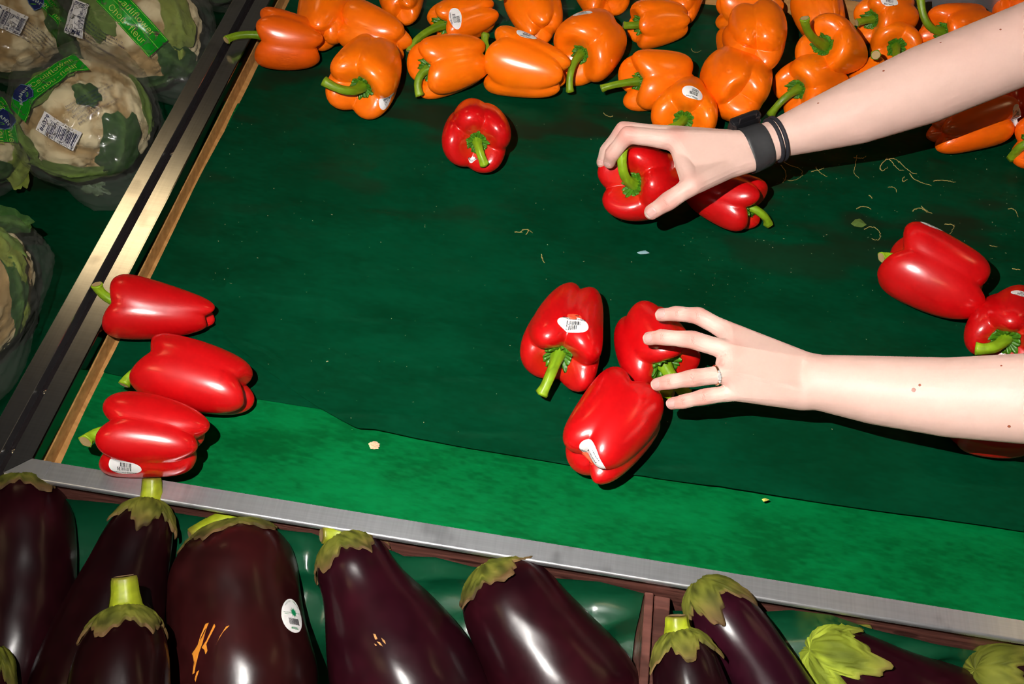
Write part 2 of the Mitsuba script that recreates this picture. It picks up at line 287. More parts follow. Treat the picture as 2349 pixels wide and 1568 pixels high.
# aubergine trays ---------------------------------------------------
t = 'aubergine_bin'; tag(t, 'lower front bin of aubergines with two lined trays', 'produce bin')
obj(t+'__base_board', box(-.60, XR, -.78, -.2475, ZAU-.015, ZAU-.003), 'green_dark')
def on_wall(px, py, y):
    d = ray(px, py); return EYE+d*((y-EYE[1])/d[1])
xd = on_wall(1500, 1350, -.25)[0]
a, b = xd-.006, xd+.0015
obj(t+'__divider_board', box(a, b, -.36, -.2495, ZAU-.003, .006, .0008), 'varnished_wood')
obj(t+'__divider_board', box(b+.0015, b+.015, -.36, -.2495, ZAU-.003, .002, .0008), 'varnished_wood')
def tray(name, tops, x0, x1, seed, label):
    """a film liner hung on the back wall of a tray, with a wavy cut top edge and sharp folds, running out over the tray's floor"""
    tp = np.array([on_wall(*p, -.2515)[[0, 2]] for p in tops]); nx, ns = 220, 110
    xs = np.linspace(x0, x1, nx); zt = np.interp(xs, tp[:, 0], tp[:, 1])-.0045; P = np.zeros((ns, nx, 3)); rng = np.random.default_rng(seed)
    yw, zf = -.2495, ZAU
    full = zt.mean()-zf; prof = np.array([(0, 0), (.001, .010), (.009, .029), (.025, .044), (.042, .050), (.056, .060), (.068, .085), (.088, full-.004), (.16, full), (.42, full)])
    al = np.r_[0, np.cumsum(np.hypot(*np.diff(prof, axis=0).T))]; fo, fd = PchipInterpolator(al, prof[:, 0]), PchipInterpolator(al, prof[:, 1])
    for j, s in enumerate(np.linspace(0, 1, ns)**1.25*.46):
        k = 1+.25*(meshkit.noise(np.stack([xs*9, xs*0+seed, xs*0], -1), seed)-.5)
        P[j, :, 0] = xs; P[j, :, 1] = yw-.003-fo(s)*k; P[j, :, 2] = np.maximum(zt-fd(s)*np.where(fd(s) < .06, k, 1), zf+.001)
    u, v = np.meshgrid(xs, np.linspace(0, 1, ns)**1.25*.46)
    d = np.zeros_like(u)                                      # creases: ridges along random lines
    for _ in range(22):
        cx, cv, an, ln, am = rng.uniform(x0, x1), rng.uniform(.005, .10), rng.uniform(-1.5, 1.5), rng.uniform(.03, .09), rng.uniform(.004, .011)
        du, dv = u-cx, v-cv; p_, q_ = du*math.cos(an)+dv*math.sin(an), -du*math.sin(an)+dv*math.cos(an)
        d += am*np.maximum(0, 1-abs(q_)/.020)*np.exp(-(p_/ln)**2)
    d += .0025*(meshkit.fbm(np.stack([u*22, v*22, u*0+seed], -1), 2, seed)-.3)
    wall = np.clip(1-(v-.10)/.06, 0, 1); P[..., 1] -= np.maximum(d, 0)*wall*np.clip(v/.012, 0.15, 1)*.7; P[..., 2] += np.maximum(d, 0)*np.clip((v-.012)/.03, 0, 1)*(.35+.45*wall)
    k = obj(name, gridmesh(P), 'green_film', 40); tag(k, label, 'liner')
tray('tray_liner', [(0, 1120), (144, 1135), (264, 1146), (413, 1169), (495, 1182), (561, 1195), (714, 1213), (763, 1233), (886, 1249), (911, 1258), (927, 1266), (1000, 1268), (1086, 1290), (1229, 1314), (1376, 1325), (1493, 1356)], -.50, a-.001, 5, 'shiny green film liner hanging behind the aubergines left of the wooden divider')
tray('tray_liner', [(1545, 1392), (1722, 1398), (1780, 1393), (1818, 1391), (1910, 1402), (1990, 1430), (2140, 1465), (2349, 1502), (2600, 1530)], b+.0165, XR-.02, 8, 'shiny green film liner hanging behind the aubergines right of the wooden divider')
P = np.zeros((60, 90, 3)); yy, xx = np.meshgrid(np.linspace(-.243, YB, 60), np.linspace(0, 1, 90), indexing='ij')
L = .13+.55*xx; s = xx*.68; h = .10
P[..., 1] = yy; P[..., 0] = -.4365-np.maximum(0, s-h)-.004; P[..., 2] = np.maximum(.014-s, ZA+.001)
P[..., 2] += .003*meshkit.fbm(np.stack([P[..., 0]*14, yy*14, yy*0], -1), 3, 4)
obj('green_liner_sheet', gridmesh(P), 'green_paper_top', True); tag('green_liner_sheet_003', 'dark green paper liner under the bagged cauliflowers', 'paper sheet')

# ---------------------------------------------------------------- peppers
CREST = np.array([(0, .80), (.14, .815), (.34, .90), (.58, .985), (.80, .985), (.955, .89), (1.0, .72), (.985, .50), (.93, .28), (.82, .11), (.64, .015), (.44, 0), (.24, .045), (0, .11)])
VALE = np.array([(0, .80), (.14, .812), (.30, .845), (.48, .87), (.66, .86), (.81, .78), (.885, .64), (.875, .46), (.80, .28), (.67, .165), (.50, .105), (.34, .095), (.18, .10), (0, .115)])
def pepper_mesh(L, W, n, seed, taper=.85, groove=1.0, roll=0.0, boxy=1.0):
    """bell pepper along +z, stem end up, centred; returns the mesh and a function for the height of its top at (rho, phi)"""
    rng = np.random.default_rng(seed); nphi, ns = 96, 60
    ph = np.arange(nphi)*2*np.pi/nphi
    w = ph+.22*np.sin(ph+rng.uniform(0, 6))+.10*np.sin(2*ph+rng.uniform(0, 6))
    c = np.sqrt(np.cos(n*(w-roll)/2)**2+.012)-.02; c = np.clip(c, 0, 1)**.75
    g = 1-(1-c)*groove
    lob = np.floor((n*(w-roll)/2)/np.pi+.5).astype(int) % n
    sm = lambda a: (lambda k: np.array([sum(a[(l+d) % n]*wt for d, wt in ((0, 1),)) for l in lob]))(0)
    rr, rb, rt = (np.real(np.fft.ifft(np.fft.fft(sm(rng.uniform(-1, 1, n)))*np.exp(-(np.fft.fftfreq(nphi)*nphi/5.)**2))) for _ in range(3))
    u = np.linspace(0, 1, len(CREST)); s = np.linspace(0, 1, ns)
    A, B = CubicSpline(u, CREST)(s), CubicSpline(u, VALE)(s)
    pr = A[:, None]*g[None, :, None]+B[:, None]*(1-g)[None, :, None]
    rho, z = np.maximum(pr[..., 0], 0), pr[..., 1]
    rho[0] = rho[-1] = 0
    tz = np.clip(1-z, 0, 1)
    rho = rho*(1-(1-taper)*tz**1.3)*(1+.07*rr[None])
    edge = np.clip(rho/.5, 0, 1)
    z = z+.06*rb[None]*edge*np.clip(1-2*z, 0, 1)+.04*rt[None]*edge*np.clip(2*z-1, 0, 1)
    X = rho*W/2*np.cos(ph)[None]; Y = rho*W/2*np.sin(ph)[None]; Z = (z-.5)*L
    bump = meshkit.fbm(np.stack([X*24+seed, Y*24, Z*15], -1), 2, seed)-.5
    k = 1+.055*bump*edge; X, Y = X*k, Y*k
    bend = rng.uniform(-.10, .10)*W; X = X+bend*((Z/L)**2)*4*.5
    P = np.stack([X, Y, Z], -1)
    V = np.vstack([P[0].mean(0)[None], P[1:-1].reshape(-1, 3), P[-1].mean(0)[None]])
    m = ns-2; Fc = []
    j = np.arange(nphi); k2 = (j+1) % nphi
    Fc.append(np.stack([j*0, 1+j, 1+k2], 1))
    for i in range(m-1):
        a = 1+i*nphi; Fc.append(np.stack([a+j, a+nphi+j, a+nphi+k2], 1)); Fc.append(np.stack([a+j, a+nphi+k2, a+k2], 1))
    a = 1+(m-1)*nphi; Fc.append(np.stack([a+j, j*0+len(V)-1, a+k2], 1))
    mesh = tm(V, np.vstack(Fc))
    def top(r, phi):
        i = int(round(phi/(2*np.pi)*nphi)) % nphi; q = 18
        return float(np.interp(r, np.hypot(P[:q, i, 0], P[:q, i, 1]), P[:q, i, 2]))
    return mesh, top
def frame(d, roll_ref=(0, 0, 1.0)):
    """columns x, y, d"""
    d = unit(d); x = np.cross(roll_ref, d)
    x = np.cross([0, 1.0, 0], d) if np.linalg.norm(x) < .1 else x; x = unit(x); return np.stack([x, np.cross(d, x), d], 1)
def axis_dir(cx, cy, dx, dy, elev):
    p, q = at(cx, cy, .04), at(cx+dx*20/math.hypot(dx, dy), cy+dy*20/math.hypot(dx, dy), .04); h = unit(q-p); e = math.radians(elev)
    return h*math.cos(e)+np.array([0, 0, math.sin(e)])
def fit_pepper(spec):
    """size and place so that the pepper, resting at height zr, covers its outline in the photograph"""
    x0, y0, x1, y1 = spec['box']; cx, cy = (x0+x1)/2, (y0+y1)/2; W = .085; ratio = spec.get('ratio', 1.1)
    Rm = frame(axis_dir(cx, cy, *spec['dir'], spec.get('elev', 0))); px, py = cx, cy
    kw = dict(n=spec.get('n', 4), seed=spec['seed'], taper=spec.get('taper', .85), groove=spec.get('groove', 1.), roll=spec.get('roll', 0.))
    base, top = pepper_mesh(W*ratio, W, **kw); v0 = np.asarray(base.vertices) @ Rm.T
    s = 1.0
    for it in range(7):
        v = v0*s; zc = spec.get('z', 0.002)-v[:, 2].min(); c = at(px, py, zc); q = pix(v+c)
        b = np.r_[q.min(0), q.max(0)]
        s *= (((x1-x0)+(y1-y0))/((b[2]-b[0])+(b[3]-b[1])))**.95
        px += (x0+x1-b[0]-b[2])/2; py += (y0+y1-b[1]-b[3])/2
    v = v0*s; zc = spec.get('z', 0.002)-v[:, 2].min(); c = at(px, py, zc)
    return tm(v+c, base.faces), Rm, c, s, top, W*s, W*ratio*s
RED, ORANGE = np.array([.50, .0008, .0024]), np.array([.93, .165, .0006])
def stem_mesh(base, ax_, tip, thick, Rm, top, s, W, c):
    """(stem, calyx, cut end): a ribbed stalk that leaves a crinkled crown and flares to its cut end"""
    L = np.linalg.norm(tip-base); e = unit(tip-base)
    pts = hermite(base-ax_*.003, ax_*L*1.9, tip, (e*1.35-ax_*1.0)*L, 15)
    r = thick*np.interp(np.linspace(0, 1, 15), [0, .10, .25, .75, .92, 1], [1.75, 1.35, 1.0, .92, 1.05, 1.18])
    st = tube(pts, r, 15, .09, 5)
    tt = unit(pts[-1]-pts[-2]); a = unit(np.cross(tt, [.3, .2, .9])); b = np.cross(tt, a)
    ring = [pts[-1]+tt*.0004+r[-1]*.84*(math.cos(x)*a+math.sin(x)*b) for x in np.linspace(0, 2*np.pi, 15)[:-1]]
    cut = tm(np.vstack([[pts[-1]+tt*.0001], ring]), [[0, 1+i, 1+(i+1) % 14] for i in range(14)])
    # crown
    n, R0 = 56, thick*2.5; V = []; rng = np.random.default_rng(int(abs(c[0])*1e5))
    fr = [.35, .6, .82, 1.0, 1.0]
    ph = rng.uniform(0, 6)
    for i, f in enumerate(fr):
        for j in range(n):
            t_ = 2*np.pi*j/n; rad = R0*f*(1+(.08*f*math.sin(9*t_+ph)+.07*math.sin(4*t_+2*ph)+.05*f*math.sin(14*t_)))
            z = top(rad/s, t_)*s+[.0036, .0030, .0026, .0022, -.0004][i]+(.0016*math.cos(14*t_) if 0 < i < 4 else 0)
            V.append(Rm @ np.array([rad*math.cos(t_), rad*math.sin(t_), z])+c)
    P = np.array(V).reshape(len(fr), n, 3); return st, gridmesh(P, True), cut
def kidney(t): return 1+.10*math.cos(2*t+.3)+.06*math.cos(3*t)
def sticker(parent, body, spec):
    px, py, ang, sz = spec[:4]; style = spec[4] if len(spec) > 4 else 'plain'
    sk = Skin(body, px, py, ang, .022*sz); rng = np.random.default_rng(int(px*7+py)); a, b = .0125*sz, .0088*sz
    k = obj(parent+'__sticker', sk.lay(disc2d(a, b, 7, 36, kidney), .00025), 'white_sticker', True)
    labels.setdefault(k, {'label': 'white barcode sticker'})
    pr = [bars2d(a*.95, b*.46, 11, rng, 0, -b*.16), bars2d(a*.75, b*.46, 9, rng, a*.12, b*.36)]
    pr.append(text2d('SWEET RED PEPPER' if style != 'orange' else 'SWEET PEPPER', b*.17, 0, -b*.68, True))
    obj(k+'__barcode', sk.lay(cat(pr), .0004), 'black_print')
    if style == 'red':
        obj(k+'__red_tab', sk.lay(flat(sg.Point(0, 0).buffer(1).intersection(sg.box(-1, -1, 1, .0)).buffer(0) if False else sa.translate(sa.scale(sg.Point(0, 0).buffer(.5), a*1.0, b*.8), 0, -b*1.0)), .0002), 'color_print', False, srgb(225, 80, 50))
        obj(k+'__lettering', sk.lay(text2d('#4088', b*.2, 0, -b*1.18, True), .0004), 'black_print')
SPECS, built = [], {}
def P_(kind, box_, dir_, elev=0, ratio=1.1, n=4, label='', stem=None, stickers=(), **k):
    SPECS.append(dict(kind=kind, box=box_, dir=dir_, elev=elev, ratio=ratio, n=n, label=label, stem=stem, stickers=stickers, seed=len(SPECS)+11, **k))
def build_pepper(sp):
    red = sp['kind'] == 'red'; t = numbered('red_bell_pepper' if red else 'orange_bell_pepper')
    body, Rm, c, s, top, W, L = fit_pepper(sp)
    tag(t, sp['label'], 'bell pepper', 'red bell peppers in the bin' if red else 'orange bell peppers heaped at the back of the bin')
    v = np.asarray(body.vertices); loc = (v-c) @ Rm; nz = meshkit.fbm(loc*45+sp['seed'], 3, sp['seed'])[:, None]
    col = (RED if red else ORANGE)*np.asarray(sp.get('tint', (1, 1, 1)))*(.86+.28*nz)
    if red:
        dim = np.exp(-((loc[:, 2]-L*.40)/(.10*L))**2)*np.exp(-(np.hypot(loc[:, 0], loc[:, 1])/(W*.20))**2)
        col = col+dim[:, None]*np.array([.05, .03, .0])
    else: col[:, 1] *= (.82+.36*meshkit.fbm(loc*18+sp['seed']*3, 2, 5))
    obj(t+'__body', body, 'pepper_skin', True, color=col)
    built[len(built)] = (t, body, Rm, c, W, L)
    if sp['stem']:
        tx, ty, dz = sp['stem'][:3]; thick = (sp['stem'][3] if len(sp['stem']) > 3 else 1.)*.0047
        ax_ = Rm[:, 2]; base = Rm @ np.array([0, 0, top(0, 0)*s])+c; tip = at(tx, ty, base[2]+dz)
        if tip[2] < .006: tip = at(tx, ty, .006)
        st, crown, cut = stem_mesh(base, ax_, tip, thick, Rm, top, s, W, c)
        n_ = len(st.vertices); g0, g1 = srgb(98, 138, 14), srgb(140, 172, 30); f = np.linspace(0, 1, n_)[:, None]
        if not red: g0, g1 = g0*.75, g1*.72
        q = meshkit.fbm(np.asarray(st.vertices)*260, 3, 3)[:, None]
        k = obj(t+'__stem', st, 'stem_green', 50, None) if False else obj(t+'__stem', st, 'stem_green', True, color=(g0*(1-f)+g1*f)*(.6+.8*q))
        obj(k+'__calyx', crown, 'stem_green', True, color=srgb(58, 108, 14)*(.35+1.4*meshkit.fbm(np.asarray(crown.vertices)*420, 2, 8)[:, None]))
        obj(k+'__cut_end', cut, 'dull', False, srgb(176, 150, 104))
    for st in sp['stickers']: sticker(t, body, st)

r, o = 'red', 'orange'
P_(r, (245, 617, 482, 790), (-1, -.05), 8, 1.34, 3, 'red bell pepper with a pointed end, topmost of three by the left metal edging', (222, 652, .022, 1.0), taper=.58, groove=.6, z=.003)
P_(r, (300, 760, 580, 955), (-1, -.23), 4, 1.38, 3, 'long red bell pepper lying between the two others by the left metal edging', (284, 882, -.004), roll=.6, z=.002, taper=.98)
P_(r, (226, 889, 474, 1103), (-1, -.10), 4, 1.10, 4, 'red bell pepper with a white sticker in the front left corner of the bin', (196, 1012, .006, 1.15), [(284, 1072, 14, 1.0)], roll=.75, z=.018)
P_(r, (1016, 222, 1170, 400), (.02, 1), 20, 1.08, 4, 'red bell pepper standing alone just in front of the orange peppers', (1112, 378, -.012, 1.0), [(1082, 389, 5, .62)], roll=.4)
P_(r, (1371, 333, 1580, 508), (-.85, .55), 30, 1.1, 4, 'red bell pepper gripped by the upper hand with the watch', (1428, 338, .045, 1.1), roll=.2, z=.004)
P_(r, (1570, 385, 1760, 532), (.9, .45), 8, 1.15, 4, 'red bell pepper with a long stem lying behind the hand with the watch', (1762, 512, -.02, .95), roll=.3)
P_(r, (1184, 656, 1393, 890), (-.30, 1), 8, 1.2, 4, 'red bell pepper with a white sticker and long hanging stem, left of the lower hand', (1243, 903, -.012, 1.15), [(1316, 744, -172, 1.1, 'red')], roll=.7, taper=.72)
P_(r, (1393, 704, 1622, 890), (.45, 1), 6, 1.08, 4, 'red bell pepper under the fingers of the ringed hand', (1574, 905, -.01, 1.25), roll=.1)
P_(r, (1284, 847, 1530, 1104), (.62, -.85), -4, 1.22, 4, 'scratched red bell pepper with a white sticker on its blossom end, nearest the front', (1543, 905, .004), [(1356, 1046, 48, 1.15, 'red')], roll=.55, taper=.95)
P_(r, (2013, 507, 2272, 733), (-.8, -.36), 2, 1.16, 4, 'red bell pepper lying on its side at the right with its stem to the left', (2022, 590, .0, 1.1), [(2137, 516, 30, .9)], roll=.3, taper=1.0)
P_(r, (2200, 663, 2425, 850), (-.35, .9), 10, 1.05, 4, 'red bell pepper cut by the right edge, just above the lower arm', (2238, 798, -.004, 1.25), [(2345, 674, 40, .8)], roll=.5)
P_(r, (2175, 880, 2375, 1058), (-1, -.25), 0, 1.15, 3, 'red bell pepper mostly hidden underneath the lower forearm', None, roll=.2, tint=(1.05, 4, 1))
P_(o, (587, 12, 742, 165), (-1, -.06), 8, 1.05, 4, 'orange bell pepper at the far left with a hooked stem over the metal edging', (519, 92, .004, .95), roll=.8, tint=(.85, .62, 1))
P_(o, (668, -40, 832, 105), (.3, -1), 0, 1.1, 4, 'orange bell pepper at the top edge right of the leftmost one')
P_(o, (765, 0, 950, 140), (-.9, -.35), 0, 1.1, 4, 'orange bell pepper behind the one with a curled stem', roll=.2)
P_(o, (738, 85, 930, 266), (-.45, 1), 8, 1.15, 4, 'orange bell pepper with a curled stem pointing left in the front row', (742, 186, .020, 1.1), [(886, 230, -60, .9, 'orange')], roll=.6)
P_(o, (855, -70, 985, 48), (0, -1), 0, 1.1, 3, 'orange bell pepper cut by the top edge, behind the second row')
P_(o, (978, -12, 1146, 112), (-1, .3), 0, 1.25, 4, 'orange bell pepper with an upright oval sticker at the top', (940, 118, -.015), [(1045, 42, 80, 1.0, 'orange')], roll=.1)
P_(o, (945, 65, 1114, 240), (-1, .28), 4, 1.05, 4, 'orange bell pepper above the lone red one with a drooping stem', (963, 220, -.02, 1.05), roll=.2)
P_(o, (1112, 55, 1306, 228), (-1, -.28), 0, 1.15, 4, 'orange bell pepper with a round sticker and its narrow end to the right', (1114, 78, .014), [(1207, 79, 12, .95, 'orange')], roll=.75, taper=.72)
P_(o, (1145, -50, 1302, 95), (-.4, -1), 0, 1.1, 4, 'orange bell pepper at the top edge behind the one with the round sticker', (1148, -8, .03), z=.012)
P_(o, (1268, 20, 1440, 196), (-.62, .62), 6, 1.0, 3, 'orange bell pepper whose long stem hangs down between its neighbours', (1308, 210, -.025, .95), [(1335, 30, -15, .9, 'orange')], roll=.1)
P_(o, (1300, -70, 1453, 52), (.5, .5), 0, 1.1, 4, 'orange bell pepper cut by the top edge with a streak of glare')
P_(o, (1438, -3, 1584, 113), (-1, .12), 0, 1.2, 4, 'smooth orange bell pepper with a long glare, left of the green gap', (1430, 58, .0), roll=.78, taper=.8, groove=.6)
P_(o, (1510, -60, 1613, 64), (.2, -1), 0, 1.1, 4, 'orange bell pepper cut by the top edge just left of the green gap')
P_(o, (1425, 105, 1593, 263), (-1, .15), 4, 1.08, 4, 'orange bell pepper with a thin stem reaching out to the left', (1380, 203, -.006, .9), roll=.15)
P_(o, (1474, 193, 1666, 330), (-.3, 1), 18, .98, 4, 'orange bell pepper with an oval sticker right above the hand with the watch', (1520, 298, .0), [(1591, 211, 15, .95, 'orange')], roll=.1)
P_(o, (1603, 103, 1774, 279), (.06, -1), -24, 1.1, 3, 'orange bell pepper showing its lobed blossom end, right of the green gap', roll=.5)
P_(o, (1633, -40, 1806, 66), (-1, -.1), 0, 1.2, 4, 'orange bell pepper at the top edge right of the green gap', roll=.6)
P_(o, (1637, 50, 1770, 170), (.4, 1), 10, 1.0, 4, 'orange bell pepper squeezed under two others right of the green gap', (1692, 100, .0))
P_(o, (1640, 13, 1822, 152), (.0, -1), -14, 1.05, 4, 'orange bell pepper lying on top, behind the one that shows its blossom end', roll=.75, z=.042)
P_(o, (1795, -35, 1957, 92), (-.4, -.8), 10, 1.05, 4, 'orange bell pepper at the top edge with a dark green crown', (1836, -14, .02))
P_(o, (1822, 30, 1992, 178), (-.85, .35), 30, 1.05, 3, 'orange bell pepper with a thick stem sticking up to the left', (1846, 42, .05, 1.05), roll=.2, z=.030)
P_(o, (1769, 120, 1951, 272), (-.85, .45), 4, 1.1, 4, 'orange bell pepper whose stem bends down beside the black wrist band', (1768, 262, -.03, 1.0), roll=.1)
P_(o, (1954, -18, 2112, 98), (-.75, .2), 6, 1.1, 4, 'orange bell pepper with a sticker cut by the top edge', (1966, 52, .0), [(2040, 0, 5, .95, 'orange')], roll=.1, z=.02)
P_(o, (1990, 48, 2120, 165), (-.1, 1), 22, 1.0, 3, 'orange bell pepper with a small dark crown just above the upper arm', (2052, 146, .0), roll=.5)
P_(o, (1935, 135, 2065, 250), (.1, -1), 10, 1.05, 4, 'orange bell pepper hidden behind the upper arm except for its edge and stem stub', (2009, 126, .05, 1.1))
P_(o, (2104, 6, 2286, 136), (-1, .30), 6, 1.42, 4, 'long orange bell pepper lying on top just above the upper arm', (2112, -6, .035, 1.0), roll=.7, z=.035, tint=(.95, .85, 1))
P_(o, (2140, -60, 2280, 36), (-.5, -1), 0, 1.1, 4, 'orange bell pepper at the top right behind the long one', None, [(2264, 4, 20, .9, 'orange')])
P_(o, (2255, -60, 2430, 70), (.4, -1), 0, 1.1, 4, 'orange bell pepper in the top right corner with strong glare', None, tint=(.95, .7, 1), z=.02)
P_(o, (2120, 205, 2342, 349), (1, -.25), 6, 1.4, 4, 'long orange bell pepper in the shade below the upper arm', None, [(2334, 262, 60, .95, 'orange')], roll=.6, tint=(.95, .75, 1))
P_(o, (2328, 250, 2500, 400), (-1, .1), 6, 1.1, 4, 'orange bell pepper cut by the right edge with a stem bent downward', (2322, 362, -.03, 1.15), tint=(.95, .75, 1))
P_(o, (2270, 160, 2410, 290), (.2, -1), 0, 1.05, 4, 'reddish orange bell pepper at the right edge below the upper arm', None, tint=(.8, .25, 1))
for sp in SPECS: build_pepper(sp)

# ---------------------------------------------------------------- aubergines
def aubergine(head, mid, L, Rpx, label, neck=.62, calyx=None, stem=None, tint=(1, 1, 1), seed=1, stub=.010, lobes=5, spread=1.0, fat=.64):
    """head, mid: (px, py, z) of the stem end and of a point further along the axis; Rpx: greatest radius in photograph pixels"""
    t = numbered('aubergine'); tag(t, label, 'aubergine', 'aubergines in the front trays')
    h, m = at(*head), at(*mid); d = unit(m-h); Rm = frame(-d); rng = np.random.default_rng(seed)
    R0 = Rpx*depth(h+d*L*.6)/F
    ctl = np.array([(0, 0), (.012, neck*.38), (.045, neck*.72), (.11, neck*.95), (.22, min(neck*1.10, neck*.6+.40)), (.42, max(neck*.45+.52, neck*.3+.68)), (fat, 1.0), (.82, .90), (.94, .58), (.985, .30), (1, 0)])
    nt, n = 90, 72; u = np.linspace(0, 1, nt); cu = np.linspace(0, 1, len(ctl)); c_ = CubicSpline(cu, ctl)(u)
    tt, rr = c_[:, 0], np.maximum(c_[:, 1], 0); ph = np.arange(n)*2*np.pi/n
    off = (rng.uniform(-.25, .25), rng.uniform(-.25, .25))
    P = np.zeros((nt, n, 3)); wob = meshkit.fbm(np.stack([np.cos(ph)[None]*1.3+0*tt[:, None], np.sin(ph)[None]*1.3+0*tt[:, None], tt[:, None]*3+0*ph[None]+seed*5], -1), 3, seed)-.5
    rr_ = rr[:, None]*R0*(1+.10*wob)
    P[..., 0] = rr_*np.cos(ph)+off[0]*R0*(tt*(1-tt)*2)[:, None]; P[..., 1] = rr_*np.sin(ph)+off[1]*R0*(tt*(1-tt)*2)[:, None]; P[..., 2] = -tt[:, None]*L
    W = P @ Rm.T+h; body = gridmesh(W, True)
    v = np.asarray(body.vertices); q = meshkit.fbm(v*22+seed, 3, seed)[:, None]; q2 = meshkit.fbm(v*90+seed, 2, seed+3)[:, None]
    col = (srgb(18, 6, 9)*(1-q)+srgb(44, 11, 16)*q)*np.asarray(tint)*(.6+.8*q2)
    obj(t+'__body', body, 'aubergine_skin', True, color=col)
    # calyx: a cap with pointed lobes that lies on the shoulder, its tips dry and lifted
    cal = calyx or {}; reach, lift, ph0 = cal.get('reach', .17), cal.get('lift', .004), cal.get('phase', rng.uniform(0, 6)); m_ = 120; k_ = 16
    nrm = np.gradient(W, axis=0); nrm = np.cross(np.gradient(np.concatenate([W[:, -1:], W, W[:, :1]], 1), axis=1)[:, 1:-1], nrm); nrm /= np.linalg.norm(nrm, axis=2, keepdims=True)+1e-9
    out = ((W-(h+(Rm[:, 2]*-1)*(tt[:, None, None]*L)))*nrm).sum(-1); sgn = np.sign(np.median(out)); nrm *= sgn
    V, C = [], []
    lob_len = rng.uniform(.7, 1.25, lobes)
    for i in range(k_+1):
        f = i/k_
        for j in range(m_):
            a = 2*np.pi*j/m_; x = (lobes*(a-ph0)/(2*np.pi)) % lobes; li = int(x+.5) % lobes; dd = abs((x-round(x)))*2
            r_ = .40+.60*lob_len[li]*(1-dd)**1.15*spread+.06*math.sin(23*a+seed)
            te = f*r_*reach*1.25; iu = np.interp(te, tt, np.arange(nt)); i0 = int(iu); fr = iu-i0; i1 = min(i0+1, nt-1)
            jj = j/m_*n; j0 = int(jj) % n; j1 = (j0+1) % n; fj = jj-int(jj)
            bl = lambda A: (A[i0, j0]*(1-fr)+A[i1, j0]*fr)*(1-fj)+(A[i0, j1]*(1-fr)+A[i1, j1]*fr)*fj
            no = bl(nrm); wr = meshkit.noise(np.array([f*5+seed, a*5, seed*1.0]))
            hgt = .0018+.0028*(1-f)+lift*max(0, f*r_-.55)*1.6*(.4+wr)+cal.get('bump', .0012)*(meshkit.noise(np.array([f*14+seed, a*9, 1.0*seed]))-.4)-(.0016 if i == k_ else 0)
            V.append(bl(W)+no*hgt); e = min(1, max(0, (f*r_-.25)/.6))*.75+.35*(wr-.45)+(.3 if f > .93 else 0)
            e = min(1, max(0, e*cal.get('dry', 1.0))); g = np.array(cal.get('green', srgb(100, 106, 32)))*(.25+1.0*wr); b = srgb(92, 70, 42)*(.3+1.0*wr)
            C.append(g*(1-e)+b*e)
    cap = gridmesh(np.array(V).reshape(k_+1, m_, 3), True); k = obj(t+'__calyx', cap, 'dull', True, color=np.array(C)); labels[k] = {'label': 'green and brown calyx'}
    if stem:
        tip = at(*stem); Ls = np.linalg.norm(tip-h); e = unit(tip-h)
        pts = hermite(h-(-d)*.002, -d*Ls*1.2, tip, (e*1.0+d*.15)*Ls, 12); r = stub*np.interp(np.linspace(0, 1, 12), [0, .18, .5, .9, 1], [1.55, 1.15, .98, .92, .86])
        st = tube(pts, r, 18, .08, 6); q = meshkit.fbm(np.asarray(st.vertices)*200, 2, 3)[:, None]; f = np.append(np.repeat(np.linspace(0, 1, 12), 18), [0, 1])[:, None]
        br = np.clip((f-.78)*4, 0, 1)*.8
        k = obj(t+'__stem', st, 'stem_green', True, color=(srgb(140, 152, 30)*(1-br)+srgb(96, 74, 40)*br)*(.55+.8*q))
        tt_ = unit(pts[-1]-pts[-2]); a_ = unit(np.cross(tt_, [.3, .2, .9])); b_ = np.cross(tt_, a_)
        ring = [pts[-1]+tt_*.0006+r[-1]*.85*(math.cos(x)*a_+math.sin(x)*b_) for x in np.linspace(0, 2*np.pi, 17)[:-1]]
        obj(k+'__cut_end', tm(np.vstack([[pts[-1]+tt_*.0002], ring]), [[0, 1+i, 1+(i+1) % 16] for i in range(16)]), 'dull', False, srgb(120, 100, 70))
    print(t, 'R', R0, 'zmin', v[:,2].min()) if 0 else None
    return t, body
AU = {}
AU[1] = aubergine((60, 1092, .010), (35, 1400, -.02), .21, 122, 'dark aubergine at the left edge with a dry brown calyx against the metal edging', neck=.80, seed=3, calyx=dict(reach=.10, dry=1.5, lift=.006), tint=(.8, .7, .8))
AU[2] = aubergine((345, 1152, .026), (252, 1500, -.005), .24, 140, 'dark aubergine whose green stem overlaps the front metal edging', neck=.60, stem=(348, 1096, .036), seed=4, calyx=dict(reach=.10, dry=1.0, phase=.6), tint=(.55, .5, .5), stub=.0085)
AU[3] = aubergine((532, 1208, .005), (564, 1480, -.015), .20, 164, 'reddish brown aubergine with a round white sticker and an orange scar', neck=.84, stem=(440, 1234, .012), seed=5, calyx=dict(reach=.095, dry=1.1, phase=1.2), tint=(1.25, 1.3, .9), stub=.0095, fat=.62)
AU[4] = aubergine((782, 1232, .018), (905, 1500, -.02), .22, 178, 'purple aubergine with a pale stem stub, right of the one with the round sticker', neck=.52, stem=(738, 1226, .024), seed=6, calyx=dict(reach=.095, dry=1.2, phase=2.0), tint=(.95, .8, 1.1), stub=.008)
AU[5] = aubergine((1116, 1300, .012), (1256, 1520, -.024), .20, 166, 'large purple aubergine left of the wooden divider with a ragged dry calyx', neck=.66, seed=7, calyx=dict(reach=.085, dry=1.5, lift=.012, phase=.3), tint=(1.05, .8, 1.0))
